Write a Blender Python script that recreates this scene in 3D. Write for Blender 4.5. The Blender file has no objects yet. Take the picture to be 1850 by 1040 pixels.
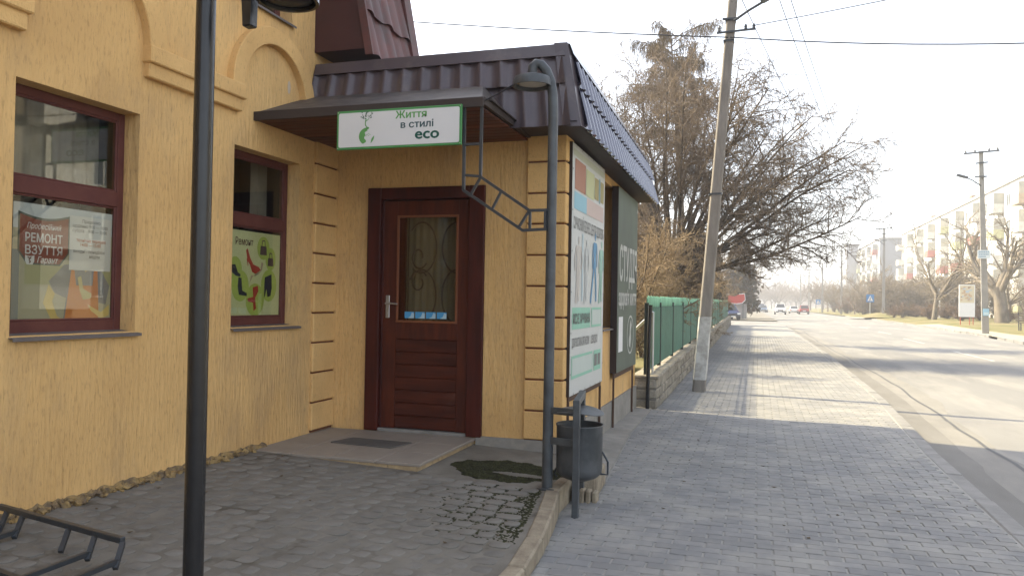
import bpy, bmesh, math, random
import numpy as np
from mathutils import Vector, Matrix

scene = bpy.context.scene
COL = scene.collection
rnd = random.Random(7)

# ------------------------------------------------------------------ camera
FPX, EYE = 1414.0, 1.5
YAW = math.atan(445 / FPX)
ROLL = math.radians(0.95)
PITCH = math.radians(0.9165)
fw = Vector((-math.sin(YAW) * math.cos(PITCH), math.cos(YAW) * math.cos(PITCH), math.sin(PITCH)))
r0 = Vector((math.cos(YAW), math.sin(YAW), 0))
u0 = r0.cross(fw)
RT = r0 * math.cos(ROLL) + u0 * math.sin(ROLL)
UP = -r0 * math.sin(ROLL) + u0 * math.cos(ROLL)
cam_data = bpy.data.cameras.new("camera")
cam_data.sensor_width = 36.0
cam_data.lens = 36.0 * FPX / 1850.0
cam_data.clip_start = 0.05
cam_data.clip_end = 6000
cam = bpy.data.objects.new("camera", cam_data)
COL.objects.link(cam)
M4 = Matrix((RT, UP, -fw)).transposed().to_4x4()
M4.translation = Vector((0, 0, EYE))
cam.matrix_world = M4
scene.camera = cam

def in_view(x, y, z, m=40):
    """true when a point lies inside the photograph's frame (used only to choose which pieces become single objects)"""
    d = Vector((x, y, z - EYE))
    k = d.dot(fw)
    if k < 0.2:
        return False
    px, py = 925 + FPX * d.dot(RT) / k, 520 - FPX * d.dot(UP) / k
    return -m < px < 1850 + m and -m < py < 1040 + m

# ------------------------------------------------------------------ sky, sun, exposure
SUN_EL, SUN_AZ = math.radians(46.0), math.radians(9.1)      # sun stands to the left, a little ahead
sun_dir = Vector((-math.cos(SUN_AZ) * math.cos(SUN_EL), math.sin(SUN_AZ) * math.cos(SUN_EL), math.sin(SUN_EL)))
world = bpy.data.worlds.new("World")
scene.world = world
world.use_nodes = True
wn = world.node_tree
bg = wn.nodes["Background"]
sky = wn.nodes.new("ShaderNodeTexSky")
sky.sky_type = 'NISHITA'
sky.sun_disc = False
sky.sun_elevation = SUN_EL
sky.sun_rotation = math.atan2(sun_dir.x, sun_dir.y)
sky.altitude = 150
sky.air_density = 1.0
sky.dust_density = 3.0
sky.ozone_density = 1.0
hsv = wn.nodes.new("ShaderNodeHueSaturation")      # hazy spring sky: paler than the clear model
hsv.inputs["Saturation"].default_value = 0.45
wn.links.new(sky.outputs[0], hsv.inputs["Color"])
wn.links.new(hsv.outputs[0], bg.inputs[0])
bg.inputs[1].default_value = 0.15
sun_data = bpy.data.lights.new("sun", 'SUN')
sun_data.energy = 3.0
sun_data.angle = math.radians(0.5)
sun_data.color = (1.0, 0.85, 0.54)
sun = bpy.data.objects.new("sun", sun_data)
sun.rotation_euler = sun_dir.to_track_quat('Z', 'Y').to_euler()
sun.location = (-30, 10, 40)
COL.objects.link(sun)
scene.view_settings.view_transform = 'Standard'
scene.view_settings.look = 'None'
scene.view_settings.exposure = 1.83
scene.view_settings.gamma = 1.0
scene.view_settings.use_curve_mapping = False
scene.render.engine = 'CYCLES'
scene.cycles.max_bounces = 8
scene.cycles.transparent_max_bounces = 16
scene.cycles.use_denoising = True

# ------------------------------------------------------------------ materials
MATS = {}

def M(name, col, rough=0.85, spec=0.3, metal=0.0, col2=None, vscale=3.0, var=0.5, stretch=(1, 1, 1), bump=0.0,
      bscale=40.0, bstretch=None, island=0.0, col3=None, c3scale=20.0, c3amt=0.5, c3stretch=(1, 1, 1), c3lo=0.55, c3hi=0.7,
      bdist=0.01, translucent=0.0, stain=None):
    if name in MATS:
        return MATS[name]
    m = bpy.data.materials.new(name)
    m.use_nodes = True
    nt = m.node_tree
    b = nt.nodes["Principled BSDF"]
    b.inputs["Roughness"].default_value = rough
    b.inputs["Metallic"].default_value = metal
    b.inputs["Specular IOR Level"].default_value = spec
    geo = nt.nodes.new("ShaderNodeNewGeometry")

    def noise(scale, st, detail=5.0, rgh=0.6):
        mp = nt.nodes.new("ShaderNodeMapping")
        mp.inputs["Scale"].default_value = st
        nt.links.new(geo.outputs["Position"], mp.inputs["Vector"])
        n = nt.nodes.new("ShaderNodeTexNoise")
        n.inputs["Scale"].default_value = scale
        n.inputs["Detail"].default_value = detail
        n.inputs["Roughness"].default_value = rgh
        nt.links.new(mp.outputs[0], n.inputs["Vector"])
        return n.outputs["Fac"]

    def ramp(fac, lo, hi):
        r = nt.nodes.new("ShaderNodeMapRange")
        r.inputs["From Min"].default_value = lo
        r.inputs["From Max"].default_value = hi
        nt.links.new(fac, r.inputs["Value"])
        return r.outputs["Result"]

    def mix(fac, a, bb):
        x = nt.nodes.new("ShaderNodeMix")
        x.data_type = 'RGBA'
        if isinstance(fac, float):
            x.inputs["Factor"].default_value = fac
        else:
            nt.links.new(fac, x.inputs["Factor"])
        for sock, v in ((x.inputs["A"], a), (x.inputs["B"], bb)):
            if isinstance(v, tuple):
                sock.default_value = (*v, 1)
            else:
                nt.links.new(v, sock)
        return x.outputs["Result"]

    if col2 is None:
        col2 = tuple(c * 0.72 for c in col)
    out = mix(ramp(noise(vscale, stretch), 0.5 - 0.25 / max(var, 0.01) * 0.5, 0.5 + 0.25 / max(var, 0.01) * 0.5), col, col2)
    if col3 is not None:
        f = ramp(noise(c3scale, c3stretch, 4.0, 0.7), c3lo, c3hi)
        mul = nt.nodes.new("ShaderNodeMath")
        mul.operation = 'MULTIPLY'
        mul.inputs[1].default_value = c3amt
        nt.links.new(f, mul.inputs[0])
        out = mix(mul.outputs[0], out, col3)
    if stain is not None:          # irregular blotches of old dirt: (colour, noise scale, stretch, low, high, amount)
        sc, ssc, sst, slo, shi, sam = stain
        mul = nt.nodes.new("ShaderNodeMath")
        mul.operation = 'MULTIPLY'
        mul.inputs[1].default_value = sam
        nt.links.new(ramp(noise(ssc, sst, 7.0, 0.65), slo, shi), mul.inputs[0])
        out = mix(mul.outputs[0], out, sc)
    if island:
        h = nt.nodes.new("ShaderNodeHueSaturation")
        r = nt.nodes.new("ShaderNodeMapRange")
        r.inputs["To Min"].default_value = 1 - island
        r.inputs["To Max"].default_value = 1 + island
        oi = nt.nodes.new("ShaderNodeObjectInfo")
        ad = nt.nodes.new("ShaderNodeMath")
        ad.operation = 'ADD'
        fr = nt.nodes.new("ShaderNodeMath")
        fr.operation = 'FRACT'
        nt.links.new(geo.outputs["Random Per Island"], ad.inputs[0])
        nt.links.new(oi.outputs["Random"], ad.inputs[1])
        nt.links.new(ad.outputs[0], fr.inputs[0])
        nt.links.new(fr.outputs[0], r.inputs["Value"])
        nt.links.new(r.outputs["Result"], h.inputs["Value"])
        nt.links.new(out, h.inputs["Color"])
        out = h.outputs[0]
    nt.links.new(out, b.inputs["Base Color"])
    if bump:
        bp = nt.nodes.new("ShaderNodeBump")
        bp.inputs["Strength"].default_value = bump
        bp.inputs["Distance"].default_value = bdist
        nt.links.new(noise(bscale, bstretch or stretch, 3.0, 0.55), bp.inputs["Height"])
        nt.links.new(bp.outputs[0], b.inputs["Normal"])
    if translucent:
        tr = nt.nodes.new("ShaderNodeBsdfTranslucent")
        nt.links.new(out, tr.inputs["Color"])
        ms = nt.nodes.new("ShaderNodeMixShader")
        ms.inputs[0].default_value = translucent
        nt.links.new(b.outputs[0], ms.inputs[1])
        nt.links.new(tr.outputs[0], ms.inputs[2])
        nt.links.new(ms.outputs[0], nt.nodes["Material Output"].inputs["Surface"])
    MATS[name] = m
    return m

def glass(name, tint, base=0.05, gain=1.0, rough=0.01):
    m = bpy.data.materials.new(name)
    m.use_nodes = True
    nt = m.node_tree
    nt.nodes.remove(nt.nodes["Principled BSDF"])
    t = nt.nodes.new("ShaderNodeBsdfTransparent")
    t.inputs[0].default_value = (*tint, 1)
    g = nt.nodes.new("ShaderNodeBsdfGlossy")
    g.inputs["Roughness"].default_value = rough
    fr = nt.nodes.new("ShaderNodeLayerWeight")
    fr.inputs[0].default_value = 0.5
    pw = nt.nodes.new("ShaderNodeMath")
    pw.operation = 'POWER'
    pw.inputs[1].default_value = 4.0
    nt.links.new(fr.outputs["Facing"], pw.inputs[0])
    ma = nt.nodes.new("ShaderNodeMath")
    ma.operation = 'MULTIPLY_ADD'
    ma.inputs[1].default_value = gain
    ma.inputs[2].default_value = base
    nt.links.new(pw.outputs[0], ma.inputs[0])
    mx = nt.nodes.new("ShaderNodeMixShader")
    nt.links.new(ma.outputs[0], mx.inputs[0])
    nt.links.new(t.outputs[0], mx.inputs[1])
    nt.links.new(g.outputs[0], mx.inputs[2])
    nt.links.new(mx.outputs[0], nt.nodes["Material Output"].inputs["Surface"])
    return m

STUCCO = M("yellow_stucco", (0.71, 0.46, 0.195), 0.92, 0.15, col2=(0.585, 0.365, 0.15), vscale=0.9, var=0.8, bump=0.9, bscale=34.0,
           bstretch=(1, 1, 0.16), col3=(0.23, 0.14, 0.06), c3scale=60.0, c3stretch=(1, 1, 0.24), c3lo=0.52, c3hi=0.74, c3amt=0.55, bdist=0.014,
           stain=((0.36, 0.25, 0.14), 1.9, (1, 1, 0.45), 0.47, 0.72, 0.6))
STUCCO_S = M("smooth_yellow_stucco", (0.71, 0.46, 0.195), 0.92, 0.15, col2=(0.585, 0.365, 0.15), vscale=2.5, var=0.6, bump=0.5, bscale=70.0,
             col3=(0.26, 0.15, 0.06), c3scale=60.0, c3stretch=(1, 1, 0.3), c3lo=0.55, c3hi=0.72, c3amt=0.5)
GROOVE = M("groove_brown", (0.16, 0.06, 0.03), 0.9)
CONC = M("grey_concrete", (0.30, 0.29, 0.27), 0.9, 0.2, col2=(0.20, 0.19, 0.175), vscale=4, var=0.8, bump=0.5, bscale=60)
CONC_D = M("dusty_concrete", (0.29, 0.275, 0.25), 0.92, 0.15, col2=(0.21, 0.20, 0.18), vscale=2.5, var=0.8, bump=0.5, bscale=80,
           col3=(0.38, 0.35, 0.29), c3scale=6, c3lo=0.5, c3hi=0.75, c3amt=0.6)
FOOTING = M("crumbling_footing", (0.36, 0.25, 0.11), 0.95, 0.1, col2=(0.16, 0.12, 0.08), vscale=14, var=1.2, bump=1.0, bscale=50, bdist=0.02)
WOODF = M("window_frame_brown", (0.13, 0.046, 0.034), 0.62, 0.22, col2=(0.085, 0.026, 0.024), vscale=6, bump=0.15, bscale=60)
DOORW = M("door_varnish", (0.10, 0.023, 0.010), 0.52, 0.2, col2=(0.062, 0.015, 0.008), vscale=5, stretch=(3, 3, 0.4), var=1.0, bump=0.2, bscale=40,
          bstretch=(3, 3, 0.25), col3=(0.11, 0.07, 0.05), c3scale=7, c3lo=0.62, c3hi=0.85, c3amt=0.25)
DOORP = M("door_plank_varnish", (0.083, 0.020, 0.010), 0.52, 0.2, col2=(0.050, 0.013, 0.008), vscale=5, stretch=(0.4, 3, 3), var=1.0, bump=0.2,
          bscale=40, bstretch=(0.25, 3, 3), col3=(0.11, 0.07, 0.055), c3scale=6, c3lo=0.6, c3hi=0.85, c3amt=0.3, island=0.12)
DOORFR = M("door_frame_varnish", (0.072, 0.014, 0.008), 0.5, 0.2, col2=(0.042, 0.010, 0.007), vscale=4, stretch=(3, 3, 0.4), var=0.9, bump=0.2,
           bscale=40, bstretch=(3, 3, 0.25))
BEAD = M("glazing_bead", (0.22, 0.07, 0.025), 0.5, 0.4)
SOFFITW = M("soffit_boards", (0.12, 0.033, 0.016), 0.55, 0.35, col2=(0.07, 0.02, 0.012), vscale=4, stretch=(0.4, 3, 3), var=1.0, bump=0.2, bscale=40,
            bstretch=(0.3, 3, 3), island=0.2)
SHEET = M("brown_roof_sheet", (0.082, 0.062, 0.070), 0.36, 0.5, col2=(0.06, 0.047, 0.053), vscale=2.0, var=0.7, bump=0.05, bscale=20,
          col3=(0.17, 0.14, 0.12), c3scale=5, c3lo=0.55, c3hi=0.8, c3amt=0.5)
SHEETR = M("brown_roof_sheet_clean", (0.072, 0.072, 0.115), 0.2, 0.8, col2=(0.06, 0.06, 0.095), vscale=3.0, var=0.7)  # bluish base colour stands in for sky mirrored in the street-side slope
for n_ in ("brown_roof_sheet_clean", "brown_roof_sheet"):
    MATS[n_].node_tree.nodes["Principled BSDF"].inputs["Coat Weight"].default_value = 0.5 if "clean" in n_ else 0.15
    MATS[n_].node_tree.nodes["Principled BSDF"].inputs["Coat Roughness"].default_value = 0.12
SOFFIT = M("brown_soffit_sheet", (0.055, 0.042, 0.038), 0.6, 0.3)
MANS = M("red_brown_sheet", (0.07, 0.024, 0.021), 0.5, 0.4, col2=(0.05, 0.02, 0.018), vscale=2, var=0.8, bump=0.08, bscale=8)
MANST = M("red_brown_tile_sheet", (0.14, 0.055, 0.047), 0.55, 0.35, col2=(0.09, 0.04, 0.036), vscale=3, var=1.0, col3=(0.10, 0.085, 0.075), c3scale=6,
          c3lo=0.5, c3hi=0.7, c3amt=0.5)
IRON = M("dark_grey_paint", (0.035, 0.042, 0.050), 0.38, 0.5, col2=(0.028, 0.032, 0.038), vscale=12, var=0.8, bump=0.12, bscale=50)
IRONB = M("black_paint", (0.014, 0.014, 0.015), 0.24, 0.45, col2=(0.02, 0.02, 0.021), vscale=14, bump=0.06, bscale=60)
IRONG = M("grey_enamel", (0.075, 0.085, 0.092), 0.45, 0.45, col2=(0.05, 0.055, 0.06), vscale=8, var=0.9, bump=0.12, bscale=40)
BIN = M("bin_sheet", (0.085, 0.09, 0.095), 0.5, 0.4, col2=(0.055, 0.06, 0.063), vscale=7, var=1.1, bump=0.3, bscale=14, col3=(0.16, 0.15, 0.13),
        c3scale=9, c3lo=0.55, c3hi=0.8, c3amt=0.5)
DIFF = M("lamp_diffuser", (0.55, 0.53, 0.48), 0.5)
STEEL = M("brushed_steel", (0.55, 0.55, 0.56), 0.35, 0.5, metal=0.9)
ZINC = M("grey_sill_sheet", (0.145, 0.125, 0.12), 0.5, 0.4, col2=(0.11, 0.095, 0.09), vscale=9)
WHITE = M("white_board", (0.66, 0.67, 0.68), 0.45, 0.35, col2=(0.60, 0.61, 0.62), vscale=2)
SGREEN = M("sign_green", (0.085, 0.30, 0.10), 0.45, 0.3)
LGREEN = M("letter_green", (0.13, 0.36, 0.11), 0.5, 0.3)
DGREEN = M("letter_dark_green", (0.012, 0.10, 0.075), 0.5, 0.3)
TEAL = M("letter_teal", (0.035, 0.085, 0.10), 0.5, 0.3)
BLACKP = M("print_dark", (0.05, 0.05, 0.055), 0.6)
GLASSW = glass("window_glass", (0.92, 0.93, 0.91), 0.045, 0.8)
GLASSD = glass("door_glass", (0.88, 0.87, 0.82), 0.025, 0.9)
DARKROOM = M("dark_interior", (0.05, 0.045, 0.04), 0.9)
PAVER = M("grey_paver", (0.23, 0.227, 0.22), 0.9, 0.2, col2=(0.195, 0.195, 0.195), vscale=5, var=0.9, bump=0.3, bscale=160, island=0.07,
          col3=(0.30, 0.29, 0.265), c3scale=1.6, c3lo=0.44, c3hi=0.64, c3amt=0.8,
          stain=((0.17, 0.165, 0.155), 0.9, (1, 1, 1), 0.52, 0.74, 0.5))
PSAND = M("joint_sand", (0.325, 0.315, 0.29), 0.95, 0.1, col2=(0.255, 0.25, 0.23), vscale=3, var=0.8, bump=0.4, bscale=150)
COBBLE = M("worn_cobble", (0.185, 0.173, 0.152), 0.92, 0.18, col2=(0.155, 0.146, 0.13), vscale=6, var=1.0, bump=0.5, bscale=120, island=0.06,
           col3=(0.225, 0.21, 0.185), c3scale=2.2, c3lo=0.45, c3hi=0.7, c3amt=0.8)
TDUST = M("terrace_dust", (0.205, 0.19, 0.163), 0.95, 0.1, col2=(0.155, 0.142, 0.12), vscale=4, var=0.9, bump=0.5, bscale=120,
          col3=(0.07, 0.06, 0.045), c3scale=2.6, c3lo=0.56, c3hi=0.68, c3amt=0.7)
MOSS = M("moss_green", (0.042, 0.043, 0.02), 0.95, 0.1, col2=(0.026, 0.026, 0.015), vscale=20, var=1.2, island=0.3)
SLABT = M("porcelain_step", (0.30, 0.265, 0.225), 0.6, 0.3, col2=(0.25, 0.22, 0.19), vscale=3, var=0.8, bump=0.1, bscale=100)
SLABE = M("step_edge_tile", (0.44, 0.33, 0.19), 0.75, 0.3, col2=(0.30, 0.23, 0.14), vscale=12, var=1.1)
MAT_D = M("door_mat", (0.155, 0.145, 0.135), 0.95, 0.1, bump=0.8, bscale=220)
ROAD = M("dusty_asphalt", (0.215, 0.21, 0.20), 0.9, 0.2, col2=(0.175, 0.172, 0.167), vscale=0.35, stretch=(1, 0.3, 1), var=0.9, bump=0.5, bscale=140,
         col3=(0.30, 0.285, 0.255), c3scale=0.9, c3stretch=(1, 0.16, 1), c3lo=0.5, c3hi=0.7, c3amt=0.7,
         stain=((0.14, 0.138, 0.135), 0.5, (1, 0.35, 1), 0.53, 0.68, 0.55))
KERB_SHADE = M("kerb_shade", (0.165, 0.158, 0.146), 0.95, 0.1, col2=(0.19, 0.183, 0.17), vscale=3, stretch=(1, 0.3, 1), var=0.9, bump=0.4, bscale=120)  # shadow band beside the kerb, put into the colour
GUTTER = M("gutter_dirt", (0.232, 0.222, 0.203), 0.95, 0.1, col2=(0.20, 0.193, 0.18), vscale=2.5, stretch=(1, 0.4, 1), var=1.0, bump=0.5, bscale=120)
DARK_LINE = M("dark_line", (0.10, 0.10, 0.10), 0.7)  # narrow line darker than the asphalt
LINE = M("worn_line_paint", (0.45, 0.44, 0.41), 0.8, col2=(0.25, 0.245, 0.235), vscale=3, var=1.2)
KERB = M("kerb_concrete", (0.255, 0.248, 0.235), 0.92, 0.2, col2=(0.205, 0.20, 0.19), vscale=5, var=0.9, bump=0.4, bscale=90, island=0.08)
KERBY = M("yellowed_kerb", (0.33, 0.285, 0.21), 0.92, 0.2, col2=(0.23, 0.19, 0.14), vscale=9, var=1.0, bump=0.6, bscale=70, island=0.08)
SOIL = M("dry_soil", (0.22, 0.19, 0.14), 0.95, 0.1, col2=(0.14, 0.12, 0.085), vscale=0.6, var=0.9, bump=0.5, bscale=30)
TURF = M("dry_turf", (0.125, 0.125, 0.05), 0.95, 0.1, col2=(0.21, 0.175, 0.095), vscale=0.35, var=1.1, bump=0.7, bscale=25, bdist=0.03)
STONE = M("limestone_block", (0.33, 0.30, 0.24), 0.92, 0.2, col2=(0.22, 0.20, 0.165), vscale=7, var=1.1, bump=0.9, bscale=35, island=0.16, bdist=0.02)
MORTAR = M("old_mortar", (0.19, 0.175, 0.15), 0.95, 0.1, bump=0.6, bscale=60)
FGREEN = M("fence_green", (0.04, 0.155, 0.11), 0.55, 0.35, col2=(0.028, 0.115, 0.082), vscale=7, var=0.9, island=0.12)
FMINT = M("fence_mint", (0.20, 0.46, 0.33), 0.55, 0.35, island=0.12)
FPOST = M("fence_post_paint", (0.036, 0.048, 0.044), 0.6, 0.3, col2=(0.025, 0.03, 0.028))
POLEC = M("pole_concrete", (0.245, 0.225, 0.20), 0.92, 0.15, col2=(0.18, 0.165, 0.145), vscale=3, stretch=(3, 3, 0.6), var=0.9, bump=0.5, bscale=40)
WHITEW = M("flaking_whitewash", (0.50, 0.50, 0.48), 0.95, 0.1, col2=(0.33, 0.32, 0.30), vscale=7, var=1.1, bump=0.6, bscale=40)
WIRE = M("wire_black", (0.03, 0.032, 0.04), 0.6)
BARK = M("grey_bark", (0.13, 0.105, 0.08), 0.95, 0.1, col2=(0.08, 0.065, 0.05), vscale=6, stretch=(1, 1, 0.3), var=1.0, bump=0.8, bscale=25, bdist=0.02)
TWIG = M("grey_twigs", (0.225, 0.175, 0.125), 0.9, 0.15, col2=(0.15, 0.115, 0.085), vscale=0.8, var=1.0)
TWIGB = M("golden_twigs", (0.275, 0.205, 0.125), 0.9, 0.15, col2=(0.19, 0.14, 0.085), vscale=0.8, var=1.0)
DRYLEAF = M("dry_leaves", (0.27, 0.19, 0.095), 0.9, 0.1, col2=(0.18, 0.125, 0.065), vscale=1.5, var=1.1, island=0.3, translucent=0.35)
LARCHL = M("rusty_needles", (0.17, 0.125, 0.075), 0.9, 0.1, col2=(0.115, 0.088, 0.055), vscale=1.2, var=1.0, island=0.25, translucent=0.3)
THUJA = M("dark_needles", (0.055, 0.05, 0.028), 0.9, 0.1, col2=(0.10, 0.065, 0.032), vscale=0.9, var=1.1, island=0.3, translucent=0.2)
HEDGE = M("hedge_twigs", (0.22, 0.15, 0.095), 0.9, 0.1, col2=(0.15, 0.105, 0.07), vscale=0.7, var=1.0, island=0.2)
AWHITE = M("pale_facade", (0.74, 0.72, 0.67), 0.9, col2=(0.54, 0.52, 0.48), vscale=0.3, var=0.8)
AGREY = M("grey_facade", (0.33, 0.33, 0.34), 0.9, col2=(0.28, 0.28, 0.29), vscale=0.3)
AGLASS = M("far_window_glass", (0.12, 0.14, 0.16), 0.15, 0.6)

def flat(name, col, rough=0.6):
    return M(name, col, rough, 0.3, vscale=4, col2=tuple(c * 0.93 for c in col))

# ------------------------------------------------------------------ mesh building helpers
class MB:
    def __init__(s):
        s.v, s.f, s.mi, s.cur = [], [], [], 0

    def add(s, vs, fs):
        o = len(s.v)
        s.v += [tuple(v) for v in vs]
        for f in fs:
            s.f.append(tuple(i + o for i in f))
            s.mi.append(s.cur)
        return s

    def box(s, x0, x1, y0, y1, z0, z1):
        return s.add([(x0, y0, z0), (x1, y0, z0), (x1, y1, z0), (x0, y1, z0), (x0, y0, z1), (x1, y0, z1), (x1, y1, z1), (x0, y1, z1)],
                     [(0, 3, 2, 1), (4, 5, 6, 7), (0, 1, 5, 4), (1, 2, 6, 5), (2, 3, 7, 6), (3, 0, 4, 7)])

    def obox(s, c, ax, ay, az):
        c, ax, ay, az = Vector(c), Vector(ax), Vector(ay), Vector(az)
        vs = [c + ax * i + ay * j + az * k for k in (-1, 1) for i, j in ((-1, -1), (1, -1), (1, 1), (-1, 1))]
        return s.add(vs, [(0, 3, 2, 1), (4, 5, 6, 7), (0, 1, 5, 4), (1, 2, 6, 5), (2, 3, 7, 6), (3, 0, 4, 7)])

    def bar(s, a, b, w, h=None, up=(0, 0, 1)):
        a, b = Vector(a), Vector(b)
        d = (b - a)
        L = d.length
        d.normalize()
        up = Vector(up)
        if abs(d.dot(up)) > 0.95:
            up = Vector((0, 1, 0))
        x = d.cross(up).normalized()
        z = x.cross(d)
        return s.obox((a + b) / 2, x * w / 2, d * L / 2, z * (h or w) / 2)

    def tube(s, pts, r, n=8, cap=True):
        pts = [Vector(p) for p in pts]
        rs = r if isinstance(r, (list, tuple)) else [r] * len(pts)
        rings = []
        prev = None
        for i, p in enumerate(pts):
            t = (pts[min(i + 1, len(pts) - 1)] - pts[max(i - 1, 0)]).normalized()
            if prev is None:
                a = Vector((1, 0, 0)) if abs(t.x) < 0.9 else Vector((0, 1, 0))
                x = t.cross(a).normalized()
            else:
                x = (prev - t * prev.dot(t)).normalized()
            prev = x
            y = t.cross(x)
            rings.append([p + (x * math.cos(2 * math.pi * k / n) + y * math.sin(2 * math.pi * k / n)) * rs[i] for k in range(n)])
        vs = [v for rg in rings for v in rg]
        fs = [(i * n + k, i * n + (k + 1) % n, (i + 1) * n + (k + 1) % n, (i + 1) * n + k) for i in range(len(pts) - 1) for k in range(n)]
        if cap:
            fs.append(tuple(range(n - 1, -1, -1)))
            fs.append(tuple((len(pts) - 1) * n + k for k in range(n)))
        return s.add(vs, fs)

    def lathe(s, prof, c, n=24, sx=1.0, sy=1.0):
        cx, cy, cz = c
        vs = [(cx + r * sx * math.cos(2 * math.pi * k / n), cy + r * sy * math.sin(2 * math.pi * k / n), cz + z) for r, z in prof for k in range(n)]
        fs = [(i * n + k, i * n + (k + 1) % n, (i + 1) * n + (k + 1) % n, (i + 1) * n + k) for i in range(len(prof) - 1) for k in range(n)]
        return s.add(vs, fs)

    def quad(s, *p):
        return s.add(p, [tuple(range(len(p)))])

    def prism(s, poly, ext):
        ext = Vector(ext)
        poly = [Vector(p) for p in poly]
        n = len(poly)
        vs = poly + [p + ext for p in poly]
        fs = [tuple(range(n - 1, -1, -1)), tuple(range(n, 2 * n))] + [(i, (i + 1) % n, n + (i + 1) % n, n + i) for i in range(n)]
        return s.add(vs, fs)

    def mesh(s, name, mats, smooth=None, bevel=0.0):
        me = bpy.data.meshes.new(name)
        me.from_pydata(s.v, [], s.f)
        for m in (mats if isinstance(mats, (list, tuple)) else [mats]):
            me.materials.append(m)
        if any(s.mi):
            me.polygons.foreach_set("material_index", s.mi)
        bm = bmesh.new()
        bm.from_mesh(me)
        bmesh.ops.recalc_face_normals(bm, faces=bm.faces)
        if bevel:
            es = [e for e in bm.edges if len(e.link_faces) == 2 and e.calc_face_angle() > 0.6]
            bmesh.ops.bevel(bm, geom=es, offset=bevel, segments=1, affect='EDGES', clamp_overlap=True)
        bm.to_mesh(me)
        bm.free()
        if smooth:
            me.polygons.foreach_set("use_smooth", [True] * len(me.polygons))
            me.set_sharp_from_angle(angle=math.radians(smooth))
        me.update()
        return me

PINV = {}

def obj(name, me, parent=None):
    o = bpy.data.objects.new(name, me)
    COL.objects.link(o)
    if parent is not None:
        o.parent = parent
        if parent.name in PINV:
            o.matrix_parent_inverse = PINV[parent.name]
    return o

def part(name, mb, mats, parent, smooth=None, bevel=0.0, label=None, kind=None):
    o = obj(name, mb.mesh(name, mats, smooth, bevel), parent)
    if label:
        o["label"] = label
    if kind:
        o["kind"] = kind
    return o

def tag(o, label, cat, group=None, kind=None):
    if label:
        o["label"] = label
    if cat:
        o["category"] = cat
    if group:
        o["group"] = group
    if kind:
        o["kind"] = kind
    return o

def thing(name, label, cat, loc=(0, 0, 0), group=None, local=False, rotz=0.0):
    """an Empty at the thing's base; local=True: parts are given in the thing's own coordinates, else in world coordinates"""
    o = bpy.data.objects.new(name, None)
    o.empty_display_size = 0.2
    COL.objects.link(o)
    o.location = loc
    o.rotation_euler = (0, 0, rotz)
    if not local:
        PINV[o.name] = Matrix.Translation(-Vector(loc))
    return tag(o, label, cat, group)

def structure(name, mb, mats, smooth=None, bevel=0.0):
    o = obj(name, mb.mesh(name, mats, smooth, bevel))
    o["kind"] = "structure"
    return o

def single(name, mb, mats, label, cat, group=None, smooth=None, bevel=0.0):
    return tag(obj(name, mb.mesh(name, mats, smooth, bevel)), label, cat, group)

def kids(o):
    return [c for c in bpy.data.objects if c.parent == o]

def copy_tree(o, parent=None, cache={}):
    c = o.copy()
    COL.objects.link(c)
    if parent is not None:
        c.parent = parent
    for ch in list(o.children):
        copy_tree(ch, c)
    return c

# lettering as mesh, in the built-in typeface
def text_geo(txt, size, bold=0.0, shear=0.0, align='LEFT', xs=1.0):
    cu = bpy.data.curves.new("lettering", 'FONT')
    cu.body = txt
    cu.size = size
    cu.shear = shear
    cu.offset = bold
    cu.align_x = align
    cu.resolution_u = 3
    o = bpy.data.objects.new("lettering", cu)
    COL.objects.link(o)
    bpy.context.view_layer.update()
    me = o.to_mesh()
    vs = [(v.co.x * xs, v.co.y) for v in me.vertices]
    fs = [tuple(p.vertices) for p in me.polygons]
    o.to_mesh_clear()
    bpy.data.objects.remove(o)
    bpy.data.curves.remove(cu)
    return vs, fs

class Face:
    """a flat printed surface: origin, right and up unit vectors, normal; prints stand a hair proud of it"""
    def __init__(s, o, r, u):
        s.o, s.r, s.u = Vector(o), Vector(r).normalized(), Vector(u).normalized()
        s.n = s.r.cross(s.u)
        s.sx = 1.0

    def p(s, x, y, d=0.0):
        return s.o + s.r * x * s.sx + s.u * y + s.n * d

    def text(s, mb, txt, x, y, size, d=0.0015, width=None, bold=0.0, **k):
        vs, fs = text_geo(txt, size, **k)
        if width and vs:
            w = max(v[0] for v in vs) - min(v[0] for v in vs)
            q = width / w
            vs = [(v[0] * q, v[1]) for v in vs]
        for i, (dx, dy) in enumerate(((0, 0), (1, 0), (-1, 0), (0, 0.7), (0, -0.7)) if bold else ((0, 0),)):   # heavier strokes by close overprints
            mb.add([s.p(x + a + dx * bold, y + b + dy * bold, d + 0.00008 * i) for a, b in vs], fs)

    def rect(s, mb, x0, y0, x1, y1, d=0.001):
        mb.add([s.p(x0, y0, d), s.p(x1, y0, d), s.p(x1, y1, d), s.p(x0, y1, d)], [(0, 1, 2, 3)])

    def poly(s, mb, pts, d=0.001):
        mb.add([s.p(x, y, d) for x, y in pts], [tuple(range(len(pts)))])

    def disc(s, mb, x, y, rx, ry=None, d=0.001, n=20):
        s.poly(mb, [(x + rx * math.cos(2 * math.pi * k / n), y + (ry or rx) * math.sin(2 * math.pi * k / n)) for k in range(n)], d)

    def stroke(s, mb, pts, w, d=0.001):
        for (x0, y0), (x1, y1) in zip(pts[:-1], pts[1:]):
            dx, dy = x1 - x0, y1 - y0
            L = math.hypot(dx, dy) or 1
            nx, ny = -dy / L * w / 2, dx / L * w / 2
            s.poly(mb, [(x0 + nx, y0 + ny), (x0 - nx, y0 - ny), (x1 - nx, y1 - ny), (x1 + nx, y1 + ny)], d)

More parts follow.
